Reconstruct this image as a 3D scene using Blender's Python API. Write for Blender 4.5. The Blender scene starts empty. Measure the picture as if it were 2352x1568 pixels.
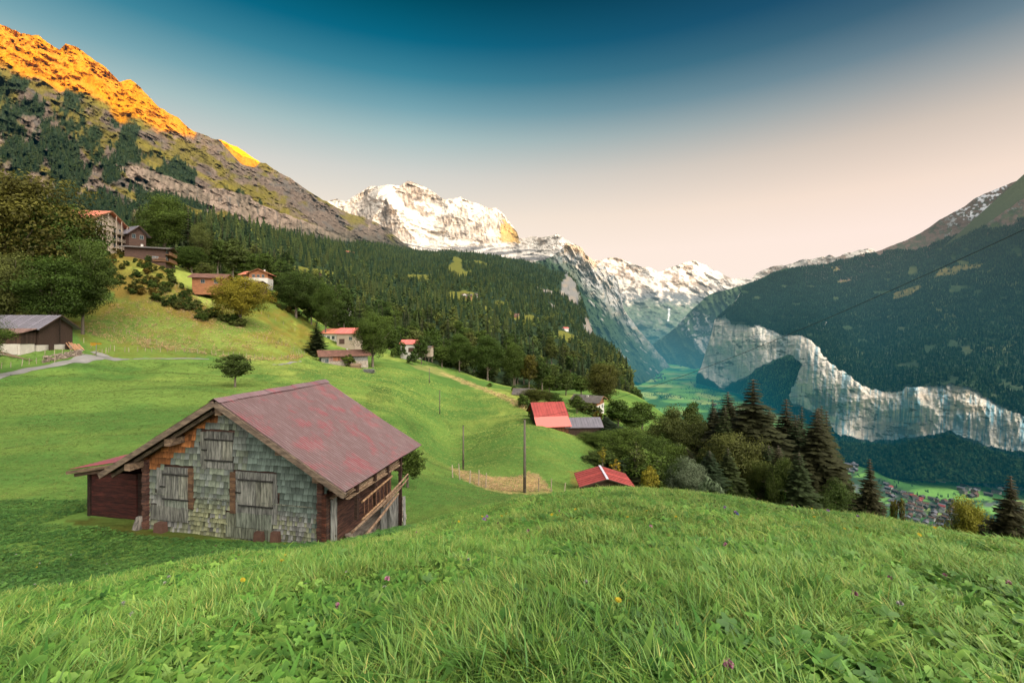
import bpy, bmesh, math, random
import numpy as np
from mathutils import Vector, Matrix
random.seed(7); RNG = np.random.RandomState(11)
F = 1045.0; CX = 1176.0; HY = 760.0            # photo measured at 2352 px width: focal length and horizon row
scene = bpy.context.scene; C = scene.collection

def P(x, y, D):                                   # a point of the real place: bearing, height and distance
    return Vector(((x-CX)/F*D, D, (HY-y)/F*D))
def S(r, g, b):                                   # sRGB 0-255 -> linear
    f = lambda c: (c/255/12.92) if c/255 <= .04045 else ((c/255+.055)/1.055)**2.4
    return (f(r), f(g), f(b))
# ---------------------------------------------------------------- noise
def _h(ix, iy, iz, seed):
    n = (ix.astype(np.int64)*374761393 + iy.astype(np.int64)*668265263 + iz.astype(np.int64)*2147483647 + seed*1274126177) & 0xffffffff
    n = ((n ^ (n >> 13))*1274126177) & 0xffffffff
    n = ((n ^ (n >> 16))*2246822519) & 0xffffffff
    return ((n ^ (n >> 15)) & 0xffffff)/float(0xffffff)*2-1
def vn(p, seed=0):
    i = np.floor(p); f = p-i; i = i.astype(np.int64); u = f*f*(3-2*f)
    r = 0
    for dx in (0, 1):
        wx = u[:, 0] if dx else 1-u[:, 0]
        for dy in (0, 1):
            wy = u[:, 1] if dy else 1-u[:, 1]
            for dz in (0, 1):
                wz = u[:, 2] if dz else 1-u[:, 2]
                r = r+_h(i[:, 0]+dx, i[:, 1]+dy, i[:, 2]+dz, seed)*wx*wy*wz
    return r
def fbm(p, octv=5, seed=0, gain=.5, lac=2.03):
    a, s, r = 1., 0., 0
    for k in range(octv):
        r = r+a*vn(p, seed+k*17); s += a; a *= gain; p = p*lac+3.7
    return r/s*1.6
def ridged(p, octv=5, seed=0, gain=.55):
    a, s, r = 1., 0., 0
    for k in range(octv):
        n = 1-np.abs(vn(p, seed+k*13))*1.6
        r = r+a*n; s += a; a *= gain; p = p*2.07+1.3
    return r/s
def n2(x, y, sx, sy, octv=4, seed=0, rot=0.):
    if rot:
        c, s = math.cos(rot), math.sin(rot); x, y = x*c+y*s, -x*s+y*c
    return fbm(np.stack([x/sx, y/sy, np.full_like(x, .37)], 1), octv, seed)
def sm(a, b, v):
    t = np.clip((v-a)/(b-a), 0, 1); return t*t*(3-2*t)
def inpoly(x, y, poly):
    r = np.zeros(len(x), bool); n = len(poly); j = n-1
    for i in range(n):
        xi, yi = poly[i]; xj, yj = poly[j]
        if yi != yj:
            c = ((yi > y) != (yj > y)) & (x < (xj-xi)*(y-yi)/(yj-yi)+xi); r ^= c
        j = i
    return r
def mixc(a, b, t):
    return a*(1-t[:, None])+np.asarray(b)*t[:, None]
def tps(pts, vals, lam=1e-3):
    pts = np.asarray(pts, float)/300.; n = len(pts)
    def U(r): return np.where(r > 1e-9, r*r*np.log(r+1e-12), 0)
    K = U(np.linalg.norm(pts[:, None]-pts[None], axis=2))+lam*np.eye(n)
    Q = np.hstack([np.ones((n, 1)), pts]); A = np.zeros((n+3, n+3))
    A[:n, :n] = K; A[:n, n:] = Q; A[n:, :n] = Q.T
    w = np.linalg.solve(A, np.concatenate([vals, [0, 0, 0]]))
    def ev(x, y):
        q = np.stack([x, y], 1)/300.; r = np.zeros(len(x))
        for i in range(n):
            r += w[i]*U(np.hypot(q[:, 0]-pts[i, 0], q[:, 1]-pts[i, 1]))
        return r+w[n]+w[n+1]*q[:, 0]+w[n+2]*q[:, 1]
    return ev
def pchip(xk, yk, x):                             # yk may be (n,) or (n,m)
    xk = np.asarray(xk, float); yk = np.asarray(yk, float)
    one = yk.ndim == 1
    if one: yk = yk[:, None]
    h = np.diff(xk)[:, None]; d = np.diff(yk, axis=0)/h
    m = np.zeros_like(yk)
    w1 = 2*h[1:]+h[:-1]; w2 = h[1:]+2*h[:-1]
    ok = d[:-1]*d[1:] > 0
    den = w1/np.where(ok, d[:-1], 1)+w2/np.where(ok, d[1:], 1)
    m[1:-1] = np.where(ok, (w1+w2)/np.where(ok, den, 1), 0)
    m[0] = d[0]; m[-1] = d[-1]
    x = np.clip(np.asarray(x, float), xk[0], xk[-1])
    k = np.clip(np.searchsorted(xk, x, side='right')-1, 0, len(xk)-2)
    t = ((x-xk[k])/(xk[k+1]-xk[k]))[:, None]; hh = (xk[k+1]-xk[k])[:, None]
    r = (2*t**3-3*t**2+1)*yk[k]+(t**3-2*t**2+t)*hh*m[k]+(-2*t**3+3*t**2)*yk[k+1]+(t**3-t**2)*hh*m[k+1]
    return r[:, 0] if one else r
# ---------------------------------------------------------------- materials
def newmat(name):
    m = bpy.data.materials.new(name); m.use_nodes = True
    nt = m.node_tree; nt.nodes.clear(); return m, nt
def N(nt, t, **kw):
    n = nt.nodes.new(t)
    for k, v in kw.items():
        if k == 'ins':
            for a, b in v.items():
                if isinstance(b, bpy.types.NodeSocket): nt.links.new(b, n.inputs[a])
                else: n.inputs[a].default_value = b
        else: setattr(n, k, v)
    return n
def mth(nt, op, a, b=0., c=None, clamp=False):
    n = nt.nodes.new('ShaderNodeMath'); n.operation = op; n.use_clamp = clamp
    for i, v in enumerate((a, b) if c is None else (a, b, c)):
        if isinstance(v, bpy.types.NodeSocket): nt.links.new(v, n.inputs[i])
        else: n.inputs[i].default_value = v
    return n.outputs[0]
def mix(nt, f, a, b, bt='MIX'):
    n = nt.nodes.new('ShaderNodeMix'); n.data_type = 'RGBA'; n.blend_type = bt; n.clamp_factor = True
    for i, v in ((0, f), (6, a), (7, b)):
        if isinstance(v, bpy.types.NodeSocket): nt.links.new(v, n.inputs[i])
        else: n.inputs[i].default_value = v if i == 0 else (tuple(v)+(1,))[:4]
    return n.outputs[2]
def noise(nt, vec, scale, det=4, rough=.55, dist=0.):
    n = N(nt, 'ShaderNodeTexNoise', ins={'Scale': scale, 'Detail': det, 'Roughness': rough, 'Distortion': dist})
    if vec is not None: nt.links.new(vec, n.inputs['Vector'])
    return n.outputs['Fac']
def ramp(nt, f, stops):
    n = nt.nodes.new('ShaderNodeValToRGB'); nt.links.new(f, n.inputs[0]); cr = n.color_ramp
    while len(cr.elements) < len(stops): cr.elements.new(.5)
    for e, (p, c) in zip(cr.elements, stops): e.position = p; e.color = tuple(c)+(1,) if len(c) == 3 else c
    return n.outputs[0]
def finish(nt, col, rough=.9, bump=None, bstr=.3, bdist=.1, haze=True, trans=0., spec=.2, metal=0.):
    b = N(nt, 'ShaderNodeBsdfPrincipled', ins={'Roughness': rough, 'Specular IOR Level': spec, 'Metallic': metal})
    if isinstance(col, bpy.types.NodeSocket): nt.links.new(col, b.inputs['Base Color'])
    else: b.inputs['Base Color'].default_value = tuple(col)+(1,)
    if bump is not None:
        bn = N(nt, 'ShaderNodeBump', ins={'Strength': bstr, 'Distance': bdist, 'Height': bump})
        nt.links.new(bn.outputs[0], b.inputs['Normal'])
    sh = b.outputs[0]
    if trans:
        t = N(nt, 'ShaderNodeBsdfTranslucent')
        if isinstance(col, bpy.types.NodeSocket): nt.links.new(col, t.inputs[0])
        else: t.inputs[0].default_value = tuple(col)+(1,)
        sh = N(nt, 'ShaderNodeMixShader', ins={0: trans, 1: sh, 2: t.outputs[0]}).outputs[0]
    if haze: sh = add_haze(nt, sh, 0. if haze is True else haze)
    o = N(nt, 'ShaderNodeOutputMaterial'); nt.links.new(sh, o.inputs[0])
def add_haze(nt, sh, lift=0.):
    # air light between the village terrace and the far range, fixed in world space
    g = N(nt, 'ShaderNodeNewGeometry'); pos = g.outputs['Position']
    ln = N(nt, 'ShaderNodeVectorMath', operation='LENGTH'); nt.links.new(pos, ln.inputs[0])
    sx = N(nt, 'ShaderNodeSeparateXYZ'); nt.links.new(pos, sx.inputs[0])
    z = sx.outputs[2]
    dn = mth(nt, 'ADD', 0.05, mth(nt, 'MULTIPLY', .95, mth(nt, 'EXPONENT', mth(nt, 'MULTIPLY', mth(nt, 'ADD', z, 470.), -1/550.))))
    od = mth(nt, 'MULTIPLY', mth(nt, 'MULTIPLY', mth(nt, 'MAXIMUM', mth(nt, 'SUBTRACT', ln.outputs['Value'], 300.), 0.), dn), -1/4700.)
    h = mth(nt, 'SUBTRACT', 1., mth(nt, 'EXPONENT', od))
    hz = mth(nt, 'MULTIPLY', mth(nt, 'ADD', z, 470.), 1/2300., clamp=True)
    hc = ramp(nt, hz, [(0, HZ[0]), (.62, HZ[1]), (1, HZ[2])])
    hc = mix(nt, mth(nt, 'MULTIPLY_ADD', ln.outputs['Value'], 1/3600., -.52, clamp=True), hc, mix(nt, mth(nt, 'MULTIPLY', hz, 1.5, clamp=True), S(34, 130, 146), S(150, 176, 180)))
    if lift: hc = mix(nt, lift, hc, S(96, 140, 150))  # paler haze glow added to brighten the cliffs
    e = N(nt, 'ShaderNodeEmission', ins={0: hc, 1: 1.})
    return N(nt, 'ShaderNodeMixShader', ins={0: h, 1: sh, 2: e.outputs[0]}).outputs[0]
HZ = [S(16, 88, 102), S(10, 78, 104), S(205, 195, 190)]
def objcoord(nt): return N(nt, 'ShaderNodeTexCoord').outputs['Object']
def position(nt): return N(nt, 'ShaderNodeNewGeometry').outputs['Position']
def scl(nt, v, s, rz=0.):
    return N(nt, 'ShaderNodeMapping', ins={'Vector': v, 'Scale': s, 'Rotation': (0, 0, rz)}).outputs[0]
# terrain material: baked ground cover colours x fine procedural variation
def terrain_mat(name, fine=.5, amt=.5, bs=.5, bd=1., sc2=4., strata=0., dy=1., hz=True):
    m, nt = newmat(name)
    a = N(nt, 'ShaderNodeAttribute', attribute_name='Col')
    p = scl(nt, position(nt), (1, dy, 1))
    n1 = noise(nt, p, fine, 6, .65); n2_ = noise(nt, p, fine*sc2, 4, .6)
    v = mth(nt, 'ADD', mth(nt, 'MULTIPLY', n1, amt), mth(nt, 'MULTIPLY', n2_, amt*.8))
    v = mth(nt, 'ADD', v, 1-amt*.9)
    h = n1
    if strata:
        st = noise(nt, scl(nt, p, (fine*.15, fine*.15, fine*3.)), 1., 5, .6, .5)
        v = mth(nt, 'ADD', v, mth(nt, 'MULTIPLY', mth(nt, 'SUBTRACT', st, .5), strata))
        h = mth(nt, 'ADD', h, mth(nt, 'MULTIPLY', st, strata))
    cc = N(nt, 'ShaderNodeVectorMath', operation='SCALE', ins={0: a.outputs[0], 'Scale': v})
    finish(nt, cc.outputs[0], .95, h, bs, bd, spec=.05, haze=hz)
    return m
# ---------------------------------------------------------------- objects
def link(o, parent=None):
    C.objects.link(o)
    if parent is not None: o.parent = parent
    return o
def tag(o, label=None, cat=None, group=None, kind=None):
    if label: o['label'] = label
    if cat: o['category'] = cat
    if group: o['group'] = group
    if kind: o['kind'] = kind
    return o
def empty(name, loc, rz=0., label=None, cat=None, group=None):
    o = bpy.data.objects.new(name, None); o.location = loc; o.rotation_euler = (0, 0, rz); o.empty_display_size = .3
    link(o); return tag(o, label, cat, group)
def npmesh(name, V, Fc, col=None, smooth=True, uv=None):
    V = np.asarray(V, np.float32); Fc = np.asarray(Fc, np.int32); k = Fc.shape[1]
    me = bpy.data.meshes.new(name)
    me.vertices.add(len(V)); me.vertices.foreach_set('co', V.ravel())
    me.loops.add(Fc.size); me.loops.foreach_set('vertex_index', Fc.ravel())
    me.polygons.add(len(Fc)); me.polygons.foreach_set('loop_start', np.arange(0, Fc.size, k, dtype=np.int32))
    me.polygons.foreach_set('loop_total', np.full(len(Fc), k, np.int32))
    me.polygons.foreach_set('use_smooth', np.full(len(Fc), smooth, bool))
    if col is not None:
        a = me.color_attributes.new('Col', 'FLOAT_COLOR', 'POINT')
        c = np.ones((len(V), 4), np.float32); c[:, :3] = col; a.data.foreach_set('color', c.ravel())
    me.update(calc_edges=True); me.validate()
    return me
def gridfaces(nr, nc):
    i = np.arange(nr-1)[:, None]*nc+np.arange(nc-1)[None]
    return np.stack([i, i+1, i+nc+1, i+nc], 2).reshape(-1, 4)
def addmesh(name, me, mat, parent=None, **kw):
    o = bpy.data.objects.new(name, me)
    for m in (mat if isinstance(mat, (list, tuple)) else [mat]): me.materials.append(m)
    link(o, parent); tag(o, **kw); return o

class Loft:                                       # a slope: outline against what lies behind, distance at known spots
    def __init__(s, name, top, bot, Dp, nx, ny, colf, mat, relief, x0=None, x1=None, xs=None, rough=3., seed=1, back=(1.12, -.25), vpow=1., kind='structure', **kw):
        x0 = top[0][0] if x0 is None else x0; x1 = top[-1][0] if x1 is None else x1
        s.top = lambda x: np.interp(x, [p[0] for p in top], [p[1] for p in top])+rough*fbm(np.stack([x/23., x*0, x*0+seed], 1), 5, seed, .6)
        s.bot = lambda x: np.interp(x, [p[0] for p in bot], [p[1] for p in bot])
        ev = tps([(p[0], p[1]) for p in Dp], np.log([p[2] for p in Dp]))
        s.ev = ev; s.relief = relief
        X, Vv = np.meshgrid(np.linspace(x0, x1, nx) if xs is None else xs, np.linspace(0, 1, ny)**vpow)
        X = X.ravel(); Vv = Vv.ravel(); T = s.top(X); Y = T+(s.bot(X)-T)*Vv
        s.x, s.y, s.t = X, Y, T
        V = s.world(X, Y)
        col = colf(X, Y, Y-T, V)
        Vg = V.reshape(ny, nx, 3); b = Vg[0].copy()
        b1 = b.copy(); dd = b[:, 1].copy(); b1[:, :2] *= back[0]; b1[:, 2] += back[1]*dd*.12
        b2 = b1.copy(); b2[:, :2] *= back[0]; b2[:, 2] += back[1]*dd*.5
        V = np.concatenate([b2, b1, V]); col = np.concatenate([col[:nx], col[:nx], col])
        s.me = npmesh(name, V, gridfaces(ny+2, nx), col)
        s.o = addmesh(name, s.me, mat, kind=kind, **kw)
    def world(s, x, y):
        D = np.exp(s.ev(x, y)); V = np.stack([(x-CX)/F*D, D, (HY-y)/F*D], 1)
        return V*(1+s.relief(x, y, V, D)/D)[:, None]
# ---------------------------------------------------------------- camera, world, sun
cam = bpy.data.cameras.new('camera'); co = bpy.data.objects.new('camera', cam); C.objects.link(co)
co.rotation_euler = (math.radians(90), 0, 0); cam.sensor_width = 36; cam.lens = 36*F/2352; cam.shift_y = -(784-HY)/2352
cam.clip_start = .05; cam.clip_end = 90000; scene.camera = co
scene.view_settings.view_transform = 'Standard'; scene.view_settings.look = 'None'; scene.view_settings.exposure = 0
cy = scene.cycles; cy.max_bounces = 4; cy.diffuse_bounces = 2; cy.glossy_bounces = 1; cy.transmission_bounces = 2; cy.transparent_max_bounces = 4; cy.caustics_reflective = False; cy.caustics_refractive = False; cy.adaptive_threshold = .02
SUN_AZ = math.atan2(.75, -.66); SUN_EL = math.radians(5.)
sd = Vector((math.sin(SUN_AZ)*math.cos(SUN_EL), math.cos(SUN_AZ)*math.cos(SUN_EL), math.sin(SUN_EL)))
sl = bpy.data.lights.new('sun', 'SUN'); sl.energy = 4.2; sl.angle = math.radians(.5); sl.color = (1, .70, .36)
so = bpy.data.objects.new('sun', sl); so.rotation_euler = sd.to_track_quat('Z', 'Y').to_euler(); C.objects.link(so)
w = bpy.data.worlds.new('World'); scene.world = w; w.use_nodes = True; nt = w.node_tree; nt.nodes.clear()
tc = N(nt, 'ShaderNodeTexCoord'); sx = N(nt, 'ShaderNodeSeparateXYZ', ins={0: tc.outputs['Generated']})
el = mth(nt, 'ADD', sx.outputs[2], 0., clamp=True)
RL = [(0, S(255, 240, 226)), (.17, S(254, 238, 222)), (.24, S(243, 230, 214)), (.32, S(212, 212, 206)), (.385, S(166, 192, 194)), (.43, S(120, 166, 178)), (.48, S(62, 134, 156)), (.53, S(10, 104, 132)), (.59, S(0, 74, 94)), (1, S(8, 55, 80))]
RR = [(0, S(255, 238, 224)), (.17, S(255, 234, 222)), (.24, S(246, 224, 208)), (.32, S(212, 198, 186)), (.385, S(158, 164, 166)), (.43, S(108, 132, 146)), (.48, S(62, 98, 120)), (.53, S(32, 72, 102)), (.59, S(18, 54, 84)), (1, S(10, 50, 80))]
fx = mth(nt, 'MULTIPLY_ADD', sx.outputs[0], 1.25, .25, clamp=True)
sky = mix(nt, fx, ramp(nt, el, RL), ramp(nt, el, RR))
# evening sky glow behind and right, strengthened out of view to fill the foreground
gl = Vector((math.sin(SUN_AZ)*math.cos(math.radians(31)), math.cos(SUN_AZ)*math.cos(math.radians(31)), math.sin(math.radians(31))))
dp = N(nt, 'ShaderNodeVectorMath', operation='DOT_PRODUCT', ins={0: tc.outputs['Generated'], 1: gl})
lob = mth(nt, 'POWER', mth(nt, 'MAXIMUM', mth(nt, 'MULTIPLY_ADD', dp.outputs['Value'], 1/.64, -.36/.64), 0.), 1.7)
glc = N(nt, 'ShaderNodeVectorMath', operation='SCALE', ins={0: (1., .93, .82), 'Scale': mth(nt, 'MULTIPLY', lob, 10.5)})
tot = N(nt, 'ShaderNodeVectorMath', operation='ADD', ins={0: sky, 1: glc.outputs[0]})
bg = N(nt, 'ShaderNodeBackground', ins={0: tot.outputs[0], 1: 1.}); wo = N(nt, 'ShaderNodeOutputWorld', ins={0: bg.outputs[0]})
# ================================================================ TERRAIN
# ---- the meadow terrace, built from surveyed columns (bearing x) of (distance: picture row) readings
TD = [2, 3.2, 5, 7.5, 10, 13, 17, 22, 30, 45, 65, 90, 120, 160, 220, 300, 420]
TC = {
 -1500: [1760, 1580, 1480, 1460, 1400, 1300, 1180, 1090, 990, 900, 800, 680, 560, 450, 360, 330, 330],
 -600: [1700, 1530, 1440, 1420, 1350, 1255, 1160, 1090, 1010, 925, 850, 760, 650, 560, 450, 420, 420],
 0:    [1674, 1495, 1402, 1392, 1319, 1232, 1147, 1078, 1007, 934, 875, 790, 715, 600, 565, 560, 558],
 150:  [1660, 1482, 1385, 1372, 1320, 1235, 1149, 1081, 1011, 938, 878, 800, 725, 594, 560, 566, 572],
 300:  [1650, 1470, 1368, 1330, 1316, 1238, 1150, 1085, 1015, 945, 885, 835, 750, 600, 572, 582, 590],
 450:  [1645, 1455, 1350, 1300, 1289, 1240, 1160, 1092, 1022, 955, 893, 848, 785, 664, 622, 620, 630],
 600:  [1640, 1440, 1335, 1284, 1270, 1246, 1168, 1100, 1030, 965, 903, 858, 818, 730, 652, 662, 686],
 750:  [1632, 1430, 1322, 1274, 1258, 1250, 1180, 1118, 1052, 990, 930, 880, 850, 815, 752, 745, 755],
 900:  [1625, 1418, 1310, 1260, 1238, 1228, 1216, 1150, 1085, 1025, 965, 915, 873, 836, 806, 802, 820],
 1050: [1612, 1408, 1298, 1238, 1206, 1187, 1190, 1155, 1125, 1088, 1072, 995, 932, 878, 852, 852, 875],
 1200: [1600, 1396, 1288, 1218, 1181, 1156, 1158, 1162, 1152, 1128, 1040, 975, 934, 903, 893, 902, 935],
 1400: [1590, 1380, 1270, 1193, 1155, 1128, 1128, 1152, 1170, 1148, 1090, 1025, 972, 936, 906, 893, 905],
 1650: [1590, 1385, 1275, 1203, 1166, 1142, 1168, 1215, 1245, 1250, 1200, 1150, 1100, 1065, 1045, 1060, 1100],
 1900: [1600, 1400, 1290, 1218, 1184, 1200, 1240, 1275, 1310, 1330, 1290, 1240, 1220, 1220, 1240, 1290, 1350],
 2352: [1630, 1440, 1322, 1262, 1275, 1330, 1400, 1430, 1450, 1440, 1420, 1410, 1420, 1430, 1450, 1500, 1560],
 3200: [1700, 1520, 1430, 1425, 1480, 1540, 1590, 1600, 1600, 1600, 1600, 1640, 1700, 1740, 1780, 1800, 1820],
 4200: [1760, 1600, 1560, 1580, 1640, 1680, 1700, 1700, 1700, 1700, 1700, 1740, 1780, 1820, 1860, 1880, 1900]}
_tx = np.array(sorted(TC)); _tm = np.array([TC[k] for k in _tx], float); _tl = np.log(TD)
_LG = np.linspace(_tl[0], _tl[-1], 401); _XG = np.arange(-1500, 4201, 15.)
_T1 = pchip(_tl, _tm.T, _LG)                      # rows by distance, columns by bearing
_TG = pchip(_tx, _T1.T, _XG)                      # -> [bearing, distance]
def terr(x, D):
    x = np.atleast_1d(np.asarray(x, float)); D = np.atleast_1d(np.asarray(D, float)); x, D = np.broadcast_arrays(x, D)
    x = np.clip(x, -1500, 4199.9); l = np.clip(np.log(np.maximum(D, 2.)), _tl[0], _tl[-1]-1e-6)
    a = (x+1500)/15; i = np.clip(a.astype(int), 0, len(_XG)-2); fa = a-i
    b = (l-_LG[0])/(_LG[1]-_LG[0]); j = np.clip(b.astype(int), 0, 399); fb = b-j
    y = (_TG[i, j]*(1-fa)+_TG[i+1, j]*fa)*(1-fb)+(_TG[i, j+1]*(1-fa)+_TG[i+1, j+1]*fa)*fb
    De = np.maximum(D, 2.); z = (HY-y)/F*De
    z = np.where(D < 2, -1.55+(z+1.55)*np.clip(D/2, 0, 1), z)
    X = (x-CX)/F*D
    r = .06*fbm(np.stack([X/2.2, D/2.2, X*0], 1), 3, 5)+np.clip(D/60, 0, 1)*(.5*fbm(np.stack([X/14, D/14, X*0+9], 1), 4, 6)+np.clip(D/60-.4, 0, 1)*.30*fbm(np.stack([X/16, D/4.5, X*0+3], 1), 3, 8))
    return z+r*np.clip(D/6, 0, 1)
def tz(X, Y): return float(terr(CX+X/max(Y, .2)*F, Y)[0])
def ground(x, y, D0, lo=.75, hi=1.35):            # where the sight line (x, y) meets the meadow near distance D0
    Ds = D0*np.linspace(lo, hi, 241); z = terr(np.full(241, float(x)), Ds); ys = HY-z/Ds*F
    e = np.abs(ys-y)+np.abs(np.log(Ds/D0))*6
    k = int(np.argmin(e)); D = Ds[k]
    return Vector(((x-CX)/F*D, D, float(z[k])))
def on_meadow(x, D): return Vector(((x-CX)/F*D, D, float(terr(x, D)[0])))

G1 = np.array(S(130, 160, 76))*.56; G2 = np.array(S(102, 142, 68))*.52; G3 = np.array(S(168, 180, 88))*.62; GOL = np.array(S(150, 138, 56))*.46
GDRY = np.array(S(205, 178, 120))*.62; GDK = np.array(S(62, 84, 40))*.6; GTAN = np.array(S(158, 134, 68))*.5
ROW = None
def meadow_cols(x, D, z):
    y = HY-z/D*F; X = (x-CX)/F*D
    q = np.stack([X/9, D/9, X*0], 1)
    a = fbm(q, 5, 31); b = fbm(q*4.1, 4, 33); c = fbm(q*.35, 3, 35)
    col = mixc(np.tile(G1, (len(x), 1)), G2, sm(-.5, .6, a+b*.5))
    col = mixc(col, G3, sm(0., .8, c+b*.4)*sm(40, 110, D)*.9)
    col = mixc(col, G2*.95, sm(-.2, .5, fbm(q*.8+7, 4, 37))*sm(800, 1250, x)*sm(30, 60, D)*.7)
    # hillside above the path: rougher, olive and tan grass
    up = inpoly(x+n2(x, D, 20, 9, 3, 5)*14, y+n2(x, y, 30, 14, 3, 6)*7, [(-900, 770), (160, 755), (215, 818), (480, 824), (680, 830), (735, 800), (720, 740), (620, 690), (500, 600), (430, 560), (150, 450), (-900, 300)]) & (D > 60)
    t = up*1.
    st = fbm(np.stack([X/10, D/5, z/1.2], 1), 5, 41)
    col = mixc(col, GOL, t*np.clip(.55+.5*st, 0, 1)); col = mixc(col, GTAN, t*sm(.1, .7, fbm(np.stack([X/5, D/5, z/1.5], 1), 5, 43))*.8)
    col = mixc(col, G1*.8, t*sm(.0, .6, fbm(np.stack([X/16, D/16, z/3], 1), 4, 44))*.8)
    gr = inpoly(x, y, [(180, 745), (420, 730), (620, 790), (680, 826), (230, 812), (160, 770)]) & (D > 60)
    col = mixc(col, G1*.95, gr*np.clip(.5+b*.6, 0, 1)*.75)
    steep = inpoly(x+n2(x, y, 15, 15, 3, 7)*10, y, [(205, 560), (300, 570), (400, 620), (450, 690), (520, 730), (480, 745), (225, 665)]) & (D > 90)
    col = mixc(col, GTAN*.9, steep*np.clip(.6+.7*a, 0, 1))
    bright = inpoly(x, y, [(395, 600), (470, 640), (500, 690), (480, 705), (445, 680), (385, 620)]) & (D > 100)
    col = mixc(col, G3*1.1, bright*.8)
    # dry grass banks
    for poly, c2, s in (([(1032, 1074), (1080, 1084), (1130, 1096), (1180, 1096), (1215, 1084), (1240, 1092), (1270, 1135), (1160, 1135), (1110, 1122), (1060, 1100)], GDRY, .95),
                        ([(1040, 862), (1100, 885), (1180, 915), (1225, 935), (1205, 942), (1130, 905), (1060, 880), (1000, 850)], GDRY, .85),
                        ([(940, 838), (1000, 842), (1040, 862), (1030, 868), (960, 848)], GDRY, .4),
                        ([(850, 885), (900, 890), (905, 925), (840, 925)], GDK, .5),
                        ([(1310, 1085), (1330, 1080), (1345, 1125), (1320, 1125)], GTAN, .7)):
        j = n2(x, y, 9, 9, 3, 9)*7
        col = mixc(col, c2, (inpoly(x+j, y+j*.5, poly) & (D > 35))*s*np.clip(.8+b*.5, 0, 1))
    # trodden lines and contour terraces
    ln = np.abs(fbm(np.stack([X/30, D/30, z/6], 1), 3, 51)); col = mixc(col, GDK*1.3, (1-sm(0, .035, ln))*.55*sm(40, 80, D)*(D < 200))
    # bare moss and soil in front of the hut
    soil = inpoly(x, y, [(150, 1195), (340, 1180), (340, 1215), (750, 1235), (745, 1252), (560, 1245), (330, 1240), (230, 1225)]) & (D > 10) & (D < 22)
    col = mixc(col, np.array(S(88, 78, 34))*.6, soil*np.clip(.6+b*.9, 0, 1)*.8)
    return col*(1+.12*b[:, None])
NX, NR = 520, 420
xs = np.concatenate([np.linspace(-1490, -150, 50), np.linspace(-145, 2500, 400), np.linspace(2510, 4190, 70)])
ds = np.exp(np.linspace(math.log(.35), math.log(420), NR))
Xg, Dg = np.meshgrid(xs, ds); xf = Xg.ravel(); df = Dg.ravel(); zf = terr(xf, df)
MV = np.stack([(xf-CX)/F*df, df, zf], 1)
M_MEADOW = terrain_mat('meadow_grass', 1.4, .9, .6, .25, 6.)
near_cols = meadow_cols(xf, df, zf)
meadow = addmesh('meadow', npmesh('meadow', MV, gridfaces(NR, len(xs)), near_cols), M_MEADOW, kind='structure')
bv = [(-14, .355, -1.57), (14, .355, -1.57), (14, -40, 1.5), (-14, -40, 1.5), (40, .3, -3), (40, -40, -1), (-40, .3, 0), (-40, -40, 3)]
addmesh('meadow_behind', npmesh('meadow_behind', bv, [(3, 2, 1, 0), (2, 5, 4, 1), (7, 3, 0, 6)], np.tile(G1, (8, 1)), False), M_MEADOW, kind='structure')

# ---- colours
RK = np.array([.145, .105, .080]); RKL = np.array([.30, .22, .165]); RKD = np.array([.12, .10, .085]); FOR = np.array([.022, .038, .018])
OLV = np.array([.15, .12, .022]); SNOW = np.array([.56, .50, .44]); ORG = np.array([.72, .27, .004])
def tile(c, n): return np.tile(np.asarray(c, float), (n, 1))
LD_OFF = (0, 0)
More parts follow.
